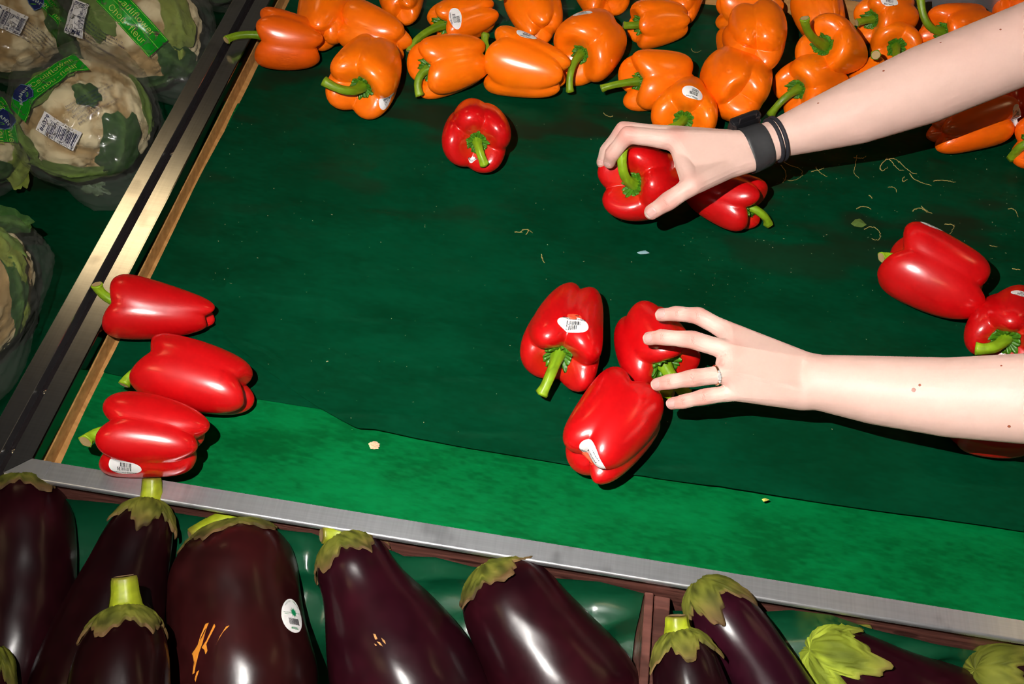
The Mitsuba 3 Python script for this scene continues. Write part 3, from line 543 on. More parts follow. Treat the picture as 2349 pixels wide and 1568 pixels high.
AU[6] = aubergine((1605, 1338, .036), (1735, 1540, .018), .22, 92, 'slim purple aubergine leaning on the front metal edging beside the wooden divider', neck=.86, seed=8, calyx=dict(reach=.13, dry=1.15, lift=.005, phase=1.0), tint=(1.0, .8, 1.4), lobes=5)
AU[7] = aubergine((1556, 1452, .058), (1592, 1580, .046), .20, 118, 'dark aubergine with a short bright green stem in front of the wooden divider', neck=.70, stem=(1552, 1412, .064), seed=9, calyx=dict(reach=.095, dry=.8, phase=.2), tint=(.6, .6, .7), stub=.0095)
AU[8] = aubergine((1858, 1490, .0), (2060, 1580, -.02), .22, 122, 'purple aubergine with a large bumpy green calyx in the right tray', neck=.74, seed=10, calyx=dict(reach=.19, dry=.7, lift=.010, phase=.2, bump=.0035, green=srgb(140, 156, 44)), tint=(1.1, .75, 1.1))
AU[9] = aubergine((2236, 1536, .0), (2420, 1610, -.02), .20, 105, 'dark aubergine in the bottom right corner with a green calyx', neck=.74, seed=12, calyx=dict(reach=.19, dry=.8, lift=.008, phase=.9), tint=(.7, .6, .7))
AU[10] = aubergine((288, 1398, .085), (286, 1560, .072), .21, 140, 'nearly black aubergine nearest the front with an upright green stem', neck=.74, stem=(284, 1322, .096), seed=13, calyx=dict(reach=.10, dry=1.2, phase=1.3, lift=.003), tint=(.5, .45, .4), stub=.0098)
AU[11] = aubergine((-12, 1492, .030), (-18, 1600, .02), .20, 60, 'dark aubergine in the bottom left corner, only its calyx and edge in view', neck=.8, seed=14, calyx=dict(reach=.16, dry=.8, phase=.4), tint=(.8, .6, .7))
t, body = AU[3]
sk = Skin(body, 671, 1412, -8, .03); k = obj(t+'__sticker', sk.lay(disc2d(.0122, .0155, 8, 40), .0003), 'white_sticker', True)
rng = np.random.default_rng(4); a_ = math.radians(28)
mv = lambda m, x, y, r: tm(np.c_[np.asarray(m.vertices)[:, 0]*math.cos(r)-np.asarray(m.vertices)[:, 1]*math.sin(r)+x, np.asarray(m.vertices)[:, 0]*math.sin(r)+np.asarray(m.vertices)[:, 1]*math.cos(r)+y, np.asarray(m.vertices)[:, 2]], m.faces)
SG = -1.0     # e2 of Skin points up in the picture
obj(k+'__barcode', sk.lay(mv(bars2d(.0125, .0055, 19, rng), .0022, -.0044, .45), .0005), 'black_print')
sun = unary_union([sg.Polygon([(0, 0), (.0012*math.cos(x-.5), .0012*math.sin(x-.5)), (L_*math.cos(x), L_*math.sin(x)), (.0012*math.cos(x+.5), .0012*math.sin(x+.5))]).buffer(.00006) for x, L_ in ((i*2*math.pi/18, .0046 if i % 2 else .0034) for i in range(18))])
obj(k+'__green_emblem', sk.lay(mv(flat(sun), .0004, .0035, 0), .0005), 'color_print', False, srgb(20, 130, 80))
arc = [text2d(ch, .0013, .0108*math.cos(x)*.98, .0136*math.sin(x)*.98, False, x-math.pi/2) for ch, x in zip('EGGPLANT / AUBERGINE', np.linspace(2.75, 1.05, 20)) if ch != ' ']
obj(k+'__lettering', sk.lay(cat(arc), .0005), 'color_print', False, srgb(90, 120, 105))
obj(k+'__lettering', sk.lay(cat([text2d('#4081', .0019, .0040, -.0100, True, .45), text2d('NEW YORK CITY', .0009, .0058, .0062, False, .6), text2d('PRODUCE OF', .0009, -.0066, -.0005, False, .45), text2d('MEXICO', .0009, -.0064, -.0020, False, .45)]), .0005), 'color_print', False, srgb(20, 130, 80))
def scar(t, body, px, py, polys, colr):
    sk = Skin(body, px, py, 0, .04); s = depth(sk.c)/F
    k = obj(t+'__scar', cat([sk.lay(flat(sg.Polygon([((x-px)*s, -(y-py)*s*1.05) for x, y in p]).buffer(0)), .0003) for p in polys]), 'dull', False, colr); labels[k] = {'label': 'scratched ochre scar'}
scar(*AU[3], 465, 1490, [[(462, 1434), (470, 1432), (466, 1450), (463, 1475), (456, 1498), (452, 1520), (450, 1537), (444, 1540), (446, 1515), (440, 1500), (437, 1497), (450, 1480), (455, 1458)],
    [(484, 1434), (488, 1440), (476, 1470), (473, 1478), (478, 1492), (474, 1500), (470, 1490), (462, 1485), (472, 1470)], [(456, 1535), (462, 1532), (458, 1545), (454, 1556), (451, 1550)], [(512, 1440), (519, 1438), (508, 1452), (500, 1470), (496, 1482), (502, 1462)]], srgb(196, 124, 38))
scar(*AU[4], 872, 1468, [[(854, 1453), (860, 1454), (866, 1465), (860, 1466)], [(864, 1470), (872, 1472), (880, 1482), (872, 1478)], [(858, 1474), (866, 1478), (862, 1480)], [(874, 1462), (884, 1470), (886, 1477), (878, 1470)]], srgb(176, 128, 78))

# ---------------------------------------------------------------- bagged cauliflowers
mat('curd', {'type': 'principled', 'base_color': VC, 'roughness': .8, 'specular': .2})
mat('banner_green', {'type': 'principled', 'base_color': rgb(srgb(18, 150, 32)), 'roughness': .3, 'specular': .5})
def bumps(nv, rng, n, h):
    """rounded florets: distance to scattered centres on the unit sphere"""
    c = rng.normal(size=(n, 3)); c /= np.linalg.norm(c, axis=1, keepdims=True); d, _ = cKDTree(c).query(nv); s = 2.2/math.sqrt(n); return h*np.sqrt(np.maximum(0, 1-(d/s)**2))
def leaf_shape(a, b, seed, n=44):
    ph = np.linspace(0, 2*np.pi, n, endpoint=False); r = 1+.10*np.sin(5*ph+seed)+.06*np.sin(11*ph+seed*2); return lambda t: float(np.interp(t % (2*np.pi), np.append(ph, 2*np.pi), np.append(r, r[0])))*(1-.25*math.cos(t))
def bagged(cx, cy, z, rx, ry, seed, label, leaves=(), prints=(), tail=None):
    t = numbered('bagged_cauliflower'); tag(t, label, 'cauliflower', 'bagged cauliflowers left of the metal divider'); rng = np.random.default_rng(seed)
    c = at(cx, cy, z); s = depth(c)/F; hx, hy = rx*s, ry*s; ico = trimesh.creation.icosphere(5); nv = np.asarray(ico.vertices)
    S = np.array([hx, hy*1.0, min(hx, hy)*.92])
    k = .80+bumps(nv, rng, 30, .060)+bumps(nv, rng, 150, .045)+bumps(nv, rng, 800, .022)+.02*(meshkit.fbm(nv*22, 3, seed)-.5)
    h = np.clip(((k-.80)/.108-.42)/.42, 0, 1); col = srgb(186, 154, 102)*(1-h[:, None])+srgb(246, 228, 182)*h[:, None]  # creases between the florets darkened in the colour, standing in for shade
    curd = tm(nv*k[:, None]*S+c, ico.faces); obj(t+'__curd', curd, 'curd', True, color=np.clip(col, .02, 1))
    ball = trimesh.creation.icosphere(4); bn = np.asarray(ball.vertices); core = tm(bn*S*.905+c, ball.faces)
    for (px, py, ang, ln, wd, tone) in leaves:
        sk = Skin(core, px, py, ang, .08); n_ = 44
        d2 = disc2d(ln*s, wd*s, 12, n_, leaf_shape(1, 1, px)); m = sk.lay(d2, .004); vv = np.asarray(d2.vertices)
        w = meshkit.fbm(np.c_[vv[:, :2]*120, np.full(len(vv), px*.1)], 3, 3); edge = np.clip((np.hypot(vv[:, 0]/(ln*s), vv[:, 1]/(wd*s))), 0, 1.2)
        vein = np.exp(-(vv[:, 1]/(.0035))**2)+.5*np.exp(-(((vv[:, 0]-abs(vv[:, 1])*1.1) % .014-.007)/.0012)**2)*(edge > .1)
        m.vertices = np.asarray(m.vertices)+sk.n*((w-.4)*.006+.0022*np.exp(-(vv[:, 1]/.004)**2))[:, None]
        g = np.array(tone)[None]*(.55+.7*w[:, None])+vein[:, None]*np.array([.05, .08, .02]); obj(t+'__leaf', m, 'dull', True, color=np.clip(g, 0, 1))
    # the bag: clear film with crumpled ridges and a gathered end
    ico2 = trimesh.creation.icosphere(5); n2 = np.asarray(ico2.vertices).copy(); q = n2*2.6+seed
    rid = 1-2*abs(meshkit.noise(q*1.4, seed)-.5); rid2 = 1-2*abs(meshkit.noise(q*3.6, seed+1)-.5)
    pc = rng.normal(size=(46, 3)); pc /= np.linalg.norm(pc, axis=1, keepdims=True); pd = rng.uniform(1.02, 1.08, 46)
    facet = np.min(np.where(n2 @ pc.T > .25, pd[None]/np.maximum(n2 @ pc.T, .25), 9), axis=1); facet = np.minimum(facet, 1.20)
    kk = facet-.02+.030*rid**3+.028*rid2**3
    if tail is not None:
        td = unit(R.T @ np.array([tail[0], tail[1], 0])+np.array([0, 0, -.25])); ca = n2 @ td; kk = kk+.34*np.clip((ca-.80)/.2, 0, 1)**1.5
    bv = n2*kk[:, None]*S+c; bv[:, 2] = np.maximum(bv[:, 2], ZA+.007)
    bag = tm(bv, ico2.faces); kb = obj(t+'__bag', bag, 'bag_film', 24); labels[kb] = {'label': 'clear crinkled plastic bag'}
    for pr in prints:
        kind, px, py, ang = pr[:4]; sk = Skin(bag, px, py, ang, .075)
        if kind == 'banner':
            L_, W_ = pr[4]*s, pr[5]*s; g2 = gridmesh(np.stack([*np.meshgrid(np.linspace(-L_/2, L_/2, 24), np.linspace(-W_/2, W_/2, 10)), np.zeros((10, 24))], -1))
            k = obj(t+'__banner', sk.lay(g2, .0004), 'banner_green', True); labels[k] = {'label': 'green printed banner on the bag'}
            lines = [text2d('Cauliflower', W_*.24, pr[6]*L_, W_*.22), text2d('Chou-fleur', W_*.24, pr[6]*L_, -W_*.24)]
            obj(k+'__lettering', sk.lay(cat(lines), .0008), 'color_print', False, srgb(170, 200, 90))
            obj(k+'__pale_line', sk.lay(cat([flat(sg.box(-L_*.5+i*L_/16, y-W_*.012, -L_*.5+(i+1)*L_/16, y+W_*.012)) for i in range(16) for y in (0, W_*.46, -W_*.46)]), .0008), 'color_print', False, srgb(120, 190, 70))
        elif kind == 'badge':
            a = pr[4]*s; sh = sg.Polygon([(-.62*a, .9*a), (.62*a, .9*a), (.70*a, .1*a), (.45*a, -.55*a), (0, -1.0*a), (-.45*a, -.55*a), (-.70*a, .1*a)]).buffer(a*.12)
            sh = sa.rotate(sh, pr[5], origin=(0, 0))
            k = obj(t+'__badge', sk.lay(tm(*trimesh.remesh.subdivide_to_size(flat(sh).vertices, flat(sh).faces, a*.18)), .0012), 'color_print', False, srgb(26, 38, 92))
            obj(k+'__rim', sk.lay(flat(sh.difference(sh.buffer(-a*.07)).segmentize(a*.25)), .0016), 'color_print', False, srgb(90, 120, 160))
            lf = sa.translate(sa.rotate(sa.scale(sg.Point(0, 0).buffer(a), .30, .10), 40), 0, -a*.45)
            obj(k+'__lettering', sk.lay(text2d("MANN'S", a*.36, 0, a*.05, True), .0017), 'color_print', False, srgb(170, 185, 180))
            obj(k+'__leaf_mark', sk.lay(flat(lf), .0013), 'color_print', False, srgb(70, 130, 60))
        elif kind == 'label':
            L_, W_ = pr[4]*s, pr[5]*s; g2 = gridmesh(np.stack([*np.meshgrid(np.linspace(-L_/2, L_/2, 12), np.linspace(-W_/2, W_/2, 8)), np.zeros((8, 12))], -1))
            k = obj(t+'__barcode_label', sk.lay(g2, .0004), 'white_sticker', True)
            obj(k+'__barcode', sk.lay(bars2d(L_*.72, W_*.62, 24, rng, L_*.10, 0), .0008), 'color_print', False, srgb(24, 30, 66))
            obj(k+'__lettering', sk.lay(cat([text2d('#4079', W_*.19, -L_*.37, W_*.02, True, math.pi/2), text2d('33383 65000 0', W_*.13, L_*.10, -W_*.40)]), .0008), 'color_print', False, srgb(24, 30, 66))
        else:
            hgt = pr[4]*s; lines = ['Product of U.S.A. / Produit des E.-U.', 'Wash before use / Laver avant de servir', 'Distributed by / Distribue par', 'Mann Packing Company, Inc.', 'Salinas, CA 93901', 'Keep refrigerated / Garder au froid']
            obj(t+'__small_print', sk.lay(cat([text2d(x, hgt, (len(x)-36)*hgt*.26, (2.5-i)*hgt*1.75) for i, x in enumerate(lines)]), .0006), 'color_print', False, srgb(44, 50, 84))
    return t
DG, LG, YG = srgb(46, 84, 34), srgb(112, 140, 58), srgb(136, 150, 62)
bagged(196, 276, -.022, 158, 158, 1, 'bagged cauliflower nearest the metal divider with its whole green banner and barcode label in view',
    [(272, 352, 75, 74, 50, DG), (105, 190, -40, 85, 42, LG), (70, 340, 60, 60, 30, LG), (180, 395, 10, 85, 34, LG), (205, 225, 40, 30, 26, DG), (335, 250, 80, 70, 30, LG)],
    [('banner', 100, 186, -48, 178, 58, .14), ('badge', 54, 214, -70, 25, 0), ('label', 131, 301, 33, 86, 46), ('print', 214, 232, -38, 4.6)], tail=(.35, .9))
bagged(318, 70, -.018, 160, 150, 2, 'bagged cauliflower at the top with a diagonal green banner, behind the one nearest the divider',
    [(225, 40, 60, 70, 45, LG), (410, 60, 70, 85, 40, YG), (420, 150, 40, 70, 36, DG), (330, 190, 10, 90, 34, DG), (170, 110, 60, 80, 34, DG)],
    [('banner', 302, 44, 46, 150, 56, .0), ('label', 172, 42, -66, 74, 46), ('print', 218, 84, 40, 4.4)], tail=(.7, .6))
bagged(34, 66, -.020, 120, 130, 3, 'bagged cauliflower in the top left corner with a barcode label at the edge',
    [(120, 40, 70, 70, 30, YG), (60, 170, 0, 60, 30, DG)], [('label', 18, 44, 18, 66, 52), ('print', 82, 84, 30, 4.2), ('banner', 118, 12, 25, 90, 46, .1), ('badge', 80, 4, 10, 22, 20)])
bagged(-62, 322, -.020, 116, 118, 4, 'bagged cauliflower at the left edge with part of a dark blue emblem in view',
    [(36, 390, 70, 60, 30, YG), (10, 400, 30, 50, 30, DG)], [('banner', 2, 268, 70, 110, 60, .1), ('badge', 10, 276, 15, 26, 0)])
bagged(-84, 690, -.012, 150, 235, 5, 'bagged cauliflower lower on the left edge with pale stalk ends in view',
    [(20, 560, 20, 60, 24, LG), (30, 610, 70, 60, 30, YG), (40, 700, 80, 90, 30, DG), (50, 740, 60, 34, 22, YG), (30, 510, 10, 60, 30, DG)], [], tail=(.5, .8))
bagged(505, -92, -.020, 105, 105, 6, 'bagged cauliflower at the top edge beside the metal divider, only its lower end in view', [(500, -10, 10, 50, 26, DG)], [])
# a torn leaf on the liner
rng = np.random.default_rng(3); d2 = disc2d(.021, .0085, 8, 40, lambda t: 1+.22*math.sin(6*t)+.16*math.sin(11*t+1)); v = np.asarray(d2.vertices); w = meshkit.fbm(np.c_[v[:, :2]*160, v[:, 2]], 3, 2)
p = at(216, 437, ZA+.004); a = -.22; m = tm(np.c_[v[:, 0]*math.cos(a)-v[:, 1]*math.sin(a), (v[:, 0]*math.sin(a)+v[:, 1]*math.cos(a))*1.3, (w)*.012]+p, d2.faces)
vn = np.exp(-(v[:, 1]/.001)**2)[:, None]
k = obj('torn_leaf', m, 'dull', True, color=srgb(108, 128, 98)*(.5+.9*w[:, None])+vn*.06); tag(k, 'torn grey green cauliflower leaf lying on the green paper below the bagged cauliflower', 'leaf')

# ---------------------------------------------------------------- the person: two bare arms and hands
def ball(p, r, seg=0): return m3.Manifold.sphere(r, seg or (20 if r < .0125 else 56)).translate(np.asarray(p, float).tolist())
def bone(*balls): return m3.Manifold.batch_hull([ball(p, r) for p, r in balls])
def J(px, py, z, rpx):
    p = at(px, py, z); return p, rpx*depth(p)/F*(1.11 if rpx < 24 else 1.03)
def organic(bones, edge=.0028, rounds=26):
    m = m3.Manifold.batch_boolean(bones, m3.OpType.Add).refine_to_length(edge); q = m.to_mesh(); t = tm(q.vert_properties[:, :3], q.tri_verts); t.merge_vertices()
    v0 = np.array(t.vertices); trimesh.smoothing.filter_taubin(t, lamb=.5, nu=.52, iterations=rounds)
    d = np.asarray(t.vertices)-v0; L = np.linalg.norm(d, axis=1, keepdims=True); bad = ~np.isfinite(L) | (L > .0037)
    t.vertices = np.where(bad, v0, v0+np.nan_to_num(d)); print('spikes', int(bad.sum()), np.sort(L.ravel())[-8:]) if 0 else None
    if bad.any(): trimesh.smoothing.filter_laplacian(t, lamb=.4, iterations=2)
    return t
def chain(js): return [bone(js[i], js[i+1]) for i in range(len(js)-1)]
def waist(a, b, k=.90):
    """a slightly thinner ring between two joints, so that the joints read as knuckles"""
    return ((a[0]+b[0])/2, (a[1]+b[1])/2*k)
def finger(js):
    out = []
    for a, b in zip(js[:-1], js[1:]):
        w = waist(a, b); out += [bone(a, w), bone(w, b)]
    return out
def skin_color(m, joints, moles=()):
    v = np.asarray(m.vertices); base = np.array([.70, .47, .395]); pink = np.array([.63, .25, .20])
    w = np.zeros(len(v))
    for p, r, k in joints: w = np.maximum(w, k*np.exp(-((np.linalg.norm(v-p, axis=1)/(r*1.25))**4)))
    n1 = meshkit.fbm(v*38, 3, 3); n2 = meshkit.fbm(v*11, 2, 9)
    w = np.clip(w*.95+.35*np.maximum(0, n2-.52)+.12*(n1-.5), 0, .8)[:, None]
    return (base*(1-w)+pink*w)*(.95+.1*n1[:, None])
def nail(parent, arm, px, py, ang, a, b):
    """a nail plate laid on the finger's back; ang: direction of the finger tip in the picture"""
    sk = Skin(arm, px, py, ang, .009); sh = lambda t: 1.0/max(abs(math.cos(t))**3.2+abs(math.sin(t))**3.2, 1e-6)**(1/3.2)
    m = sk.lay(disc2d(a, b, 7, 32, sh), .0005); r = np.hypot(*(np.asarray(disc2d(a, b, 7, 32).vertices)[:, :2]/[a, b]).T)
    m.vertices = np.asarray(m.vertices)-sk.n*(np.clip(r-.8, 0, 1)*.0035)[:, None]; x = np.asarray(disc2d(a, b, 7, 32, sh).vertices)[:, 0]/a; f = np.clip((x-.55)/.15, 0, 1)[:, None]; lun = np.clip(r-.86, 0, .14)[:, None]/.14*(1-f)
    obj(parent+'__fingernail', m, 'nail', True, color=(np.array([.66, .39, .345])*(1-f)+np.array([.80, .68, .60])*f)*(1-.35*lun))
def moles(parent, arm, pts):
    for px, py, r in pts:
        sk = Skin(arm, px, py, 0, .012); d = disc2d(r, r, 4, 14); m = sk.lay(d, .0004); obj(parent+'__mole', m, 'color_print', True, srgb(150, 82, 58))
tag('person', 'two bare forearms of one person reaching in from the right to pick red peppers', 'person')

# upper (right) arm -----------------------------------------------
W1, W2 = J(1703, 331, .128, 30), J(1731, 364, .120, 27)
IM, IP, ID, IT = J(1548, 322, .128, 23), J(1440, 309, .128, 18.5), J(1405, 352, .104, 16.5), J(1398, 372, .090, 13.5)
MM, MP, MD, MT = J(1540, 312, .116, 22), J(1430, 297, .118, 17.5), J(1392, 347, .086, 16), J(1382, 372, .072, 13)
RM_, RP, RD, RT = J(1552, 312, .100, 21), J(1462, 312, .086, 17), J(1436, 344, .058, 15), J(1432, 360, .044, 12.5)
LM, LP, LD, LT = J(1575, 322, .086, 19), J(1510, 326, .066, 14.5), J(1480, 348, .046, 13), J(1474, 360, .036, 11)
TC, TM, TI, TT = J(1668, 385, .118, 26), J(1588, 424, .122, 22.5), J(1532, 462, .106, 20.5), J(1495, 486, .092, 16.5)
A1, A2, A3, A4, A5 = J(1786, 317, .131, 43), J(1873, 287, .142, 58), J(1967, 255, .156, 73), J(2120, 195, .182, 87), J(2349, 102, .225, 88)
A6, A7 = J(2620, -10, .28, 92), J(3000, -120, .36, 100)
PB = J(1640, 345, .108, 30)
bones = finger([IM, IP, ID, IT])+finger([MM, MP, MD, MT])+finger([RM_, RP, RD, RT])+finger([LM, LP, LD, LT])+finger([TM, TI, TT])
bones += [bone(TC, TM), bone(W1, W2, TC), bone(W1, IM, MM), bone(W1, MM, RM_, PB), bone(W2, RM_, LM, PB), bone(TC, TM, PB), bone(IM, MM, PB), bone(W1, W2, IM, PB), bone(J(1600, 400, .120, 14), IM, TC, W1), bone(J(1572, 405, .120, 11), TM, J(1552, 340, .122, 14))]
bones += [bone(W1, W2, A1), bone(A1, A2), bone(A2, A3), bone(A3, A4), bone(A4, A5), bone(A5, A6), bone(A6, A7)]
arm_r = organic(bones)
kr = obj('person__arm', arm_r, 'skin', True, color=skin_color(arm_r, [(*IM, .7), (*IP, .9), (*ID, .6), (*IT, .9), (*MP, .8), (*MT, .9), (*TI, .7), (*TT, .8), (*TM, .4)]))
labels[kr] = {'label': 'upper arm in the photo, its hand closed around a red pepper, a watch on the wrist'}
nail(kr, arm_r, 1492, 488, 142, .0066, .0052)
nail(kr, arm_r, 1391, 377, 100, .0030, .0048)
nail(kr, arm_r, 1376, 372, 105, .0030, .0042)
moles(kr, arm_r, [(2027, 163, .0012), (1877, 237, .0010), (2158, 98, .0010), (2295, 68, .0010)])

# lower (left) arm -------------------------------------------------
W1, W2 = J(1848, 842, .098, 34), J(1838, 900, .090, 40)
IM, IP, ID, IT = J(1672, 762, .112, 22), J(1602, 724, .112, 18.5), J(1551, 719, .100, 16.5), J(1518, 722, .091, 14)
MM, MP, MD, MT = J(1678, 806, .116, 23), J(1588, 779, .117, 19.5), J(1516, 773, .105, 17), J(1490, 776, .097, 14.5)
RM_, RP, RD, RT = J(1672, 856, .112, 22), J(1588, 867, .112, 19), J(1532, 876, .098, 16.5), J(1508, 881, .089, 14)
LM, LP, LD, LT = J(1690, 898, .100, 20), J(1614, 910, .094, 17.5), J(1566, 921, .080, 15.5), J(1542, 925, .071, 13)
TC, TM, TI, TT = J(1800, 835, .080, 26), J(1735, 806, .066, 21), J(1692, 795, .050, 18), J(1662, 792, .036, 15)
A1, A2, A3, A4 = J(1880, 877, .096, 62), J(2013, 895, .108, 77), J(2176, 911, .128, 89), J(2349, 914, .150, 101)
A5, A6 = J(2640, 920, .20, 100), J(2980, 930, .27, 108)
PB = J(1745, 850, .094, 34)
bones = finger([IM, IP, ID, IT])+finger([MM, MP, MD, MT])+finger([RM_, RP, RD, RT])+finger([LM, LP, LD, LT])+finger([TM, TI, TT])
bones += [bone(W1, IM, MM, PB), bone(W1, MM, RM_, PB), bone(W2, RM_, LM, PB), bone(W1, W2, MM, RM_, PB), bone(TC, TM), bone(TC, W1, PB), bone(TC, TM, PB), bone(W1, W2, A1), bone(A1, A2), bone(A2, A3), bone(A3, A4), bone(A4, A5), bone(A5, A6),
    bone(MM, RM_, J(1655, 832, .108, 13)), bone(IM, MM, J(1662, 785, .108, 12)), bone(RM_, LM, J(1668, 880, .100, 12))]
arm_l = organic(bones)
kl = obj('person__arm', arm_l, 'skin', True, color=skin_color(arm_l, [(*IM, .5), (*IP, .9), (*ID, .7), (*IT, .8), (*MM, .5), (*MP, .9), (*MD, .8), (*MT, .8), (*RM_, .4), (*RP, .9), (*RD, .8), (*RT, .8), (*LP, .9), (*LD, .8), (*LT, .8)]))
labels[kl] = {'label': 'lower arm in the photo, its spread fingers resting on red peppers, a ring on one finger'}
for px, py, a in ((1513, 719, 176), (1484, 774, 174), (1502, 880, 168), (1537, 924, 172)): nail(kl, arm_l, px, py, a, .0058, .0046)
moles(kl, arm_l, [(2096, 894, .0018), (2110, 883, .0011), (2315, 977, .0013), (2297, 839, .0008)])

def creases(parent, arm, px, py, ang, wdt):
    sk = Skin(arm, px, py, ang, .010); ls = []
    for o, b in ((-.0017, .0006), (0, .0), (.0016, -.0005)):
        t = np.linspace(-1, 1, 13); x = o+b*(1-t**2)*1.5+.00025*np.sin(t*5+o*900); y = t*wdt*(1-.25*abs(o)/.0017)
        ls.append(flat(sg.LineString(np.c_[x, y]).buffer(.00016, cap_style=2)))
    obj(parent+'__knuckle_crease', sk.lay(cat(ls), .0003), 'color_print', False, srgb(196, 140, 126))
for px, py, a in ((1600, 722, 178), (1589, 778, 176), (1589, 867, 175), (1614, 910, 172)): creases(kl, arm_l, px, py, a, .0042)
for px, py, a in ((1552, 718, 178), (1518, 772, 178), (1534, 875, 172), (1567, 921, 170)): creases(kl, arm_l, px, py, a, .0034)
creases(kr, arm_r, 1527, 464, 142, .0048)
def cuff(arm, p, q, w0, w1, n=72, k=8, off=.0010):
    """a band around the arm: (k, n) points on the skin around the axis p-q between the fractions w0 and w1, and their outward directions"""
    ax_ = unit(q-p); V, Fc = np.asarray(arm.vertices), np.asarray(arm.faces); cen = V[Fc].mean(1); c0 = (p+q)/2
    Fn = Fc[np.linalg.norm(cen-c0, axis=1) < .075]; u = unit(np.cross(ax_, [0, 0, 1.0])); w = np.cross(ax_, u); ang = np.linspace(0, 2*np.pi, n, endpoint=False)
    D = np.cos(ang)[:, None]*u+np.sin(ang)[:, None]*w; P = np.zeros((k, n, 3))
    for i, f in enumerate(np.linspace(w0, w1, k)):
        c = p+(q-p)*f; t = hits(V, Fn, np.repeat(c[None], n, 0), D); t = np.where(np.isfinite(t) & (t < .06), t, np.nan); t = np.where(np.isnan(t), np.nanmedian(t), t)
        t = np.maximum(t, np.roll(t, 1)*.5+np.roll(t, -1)*.5); P[i] = c+D*(t+off)[:, None]
    return P, D
def band(P, D, th):
    """closed strip with thickness th"""
    prof = np.concatenate([P, (P+D[None]*th)[::-1]], 0); return gridmesh(np.concatenate([prof, prof[:1]], 0), True)
# watch -------------------------------------------------------------
def mesh_band(p, n, uv):
    a = mi.Float(uv.x)*300; b = mi.Float(uv.y)*34
    s = __import__('drjit').sin(a*6.2832)*__import__('drjit').sin(b*6.2832)
    return mix(mi.Color3f(.008), mi.Color3f(.17, .17, .18), smoothstep(.25, .6, s))
mat('milanese_mesh', {'type': 'principled', 'base_color': mikit.proc(mesh_band), 'roughness': .35, 'metallic': .3, 'specular': .5})
p, q = at(1690, 356, .124), at(1800, 314, .133)
tag('wristwatch', 'black wristwatch with a fine woven metal band on the upper arm', 'watch')
P, D = cuff(arm_r, p, q, .20, .60, 96, 8, .0008)
uu = np.broadcast_to(np.linspace(0, 1, 97)[:96][None], (8, 96)); vv = np.broadcast_to(np.linspace(0, 1, 8)[:, None], (8, 96))
prof = np.concatenate([P, (P+D[None]*.0013)[::-1], P[:1]], 0); uvp = np.stack([np.concatenate([uu, uu[::-1], uu[:1]], 0), np.concatenate([vv, vv[::-1], vv[:1]], 0)], -1).reshape(-1, 2)
k = obj('wristwatch__band', gridmesh(prof, True), 'milanese_mesh', True, uv=uvp); labels[k] = {'label': 'black woven metal mesh band'}
axis = unit(q-p); cen = p+(q-p)*.40; dorsal = R.T @ np.array([-.30, -.80, .42]); dorsal = unit(dorsal-axis*(dorsal@axis)); side = np.cross(axis, dorsal)
Fw = np.stack([axis, side, dorsal], 1)
V, Fc = np.asarray(arm_r.vertices), np.asarray(arm_r.faces); rr_ = hits(V, Fc[np.linalg.norm(V[Fc].mean(1)-cen, axis=1) < .07], cen, dorsal)[0]
top_p = cen+dorsal*(rr_+.0002)
def rbox(hx, hy, hz, r):
    return m3.Manifold.batch_hull([m3.Manifold.sphere(r, 20).translate([sx*(hx-r), sy*(hy-r), sz*(hz-r)]) for sx in (-1, 1) for sy in (-1, 1) for sz in (-1, 1)])
def mtm(m): q_ = m.to_mesh(); return tm(q_.vert_properties[:, :3], q_.tri_verts)
def putw(m, o): v = np.asarray(m.vertices)+np.array(o); return tm(v @ Fw.T+top_p, m.faces)
obj('wristwatch__case', putw(mtm(rbox(.0175, .0190, .0050, .0035)), (0, 0, .0050)), 'black_gloss', 40)
k = obj('wristwatch__glass', putw(mtm(rbox(.0150, .0165, .0016, .0014)), (0, 0, .0098)), 'black_gloss', 40); labels[k] = {'label': 'dark watch glass'}
obj('wristwatch__crown', putw(tube([[.0170, .004, 0], [.0195, .004, 0]], .0028, 16), (0, 0, .005)), 'screw_steel', 40)
for sd in (-1, 1):
    obj('wristwatch__lug', putw(mtm(rbox(.0105, .0045, .0022, .0012)), (0, sd*.0205, .0022)), 'black_gloss', 40)
# hair tie -----------------------------------------------------------
p2, q2 = at(1740, 336, .127), at(1840, 300, .138)
tag('hair_tie', 'black elastic hair tie worn next to the wristwatch', 'hair tie')
for i, f in enumerate((.30, .40)):
    P, D = cuff(arm_r, p2, q2, f, f+.12, 80, 2, .0016); c = P.mean(0); c = np.vstack([c, c[:1]])
    cc = c+np.vstack([D, D[:1]])*.0006*math.sin(i*2); obj('hair_tie__strand', tube(cc, .0021, 10, caps=False), 'black_cloth', True)
# ring ---------------------------------------------------------------
tag('finger_ring', 'thin gold ring with small pale stones on the lower hand', 'ring')
pA, pB = RM_[0], RP[0]; f0 = .36
P, D = cuff(arm_l, pA, pB, f0-.02, f0+.02, 48, 2, .0001); c = P.mean(0); c = np.vstack([c, c[:1], c[1:2]])
obj('finger_ring__band', tube(c[:-1], .0011, 8, caps=False), 'gold', True)
view = unit(EYE-c[:-2].mean(0)); best = np.argsort(-(D @ view))[:1][0]
for j, sz in zip((-4, -2, 0, 2, 4), (.0012, .0015, .0019, .0015, .0012)):
    i = (best+j-2) % 48; g = trimesh.creation.icosphere(1, sz); g.apply_translation(P.mean(0)[i]+D[i]*.0009); obj('finger_ring__stone', g, 'gem')

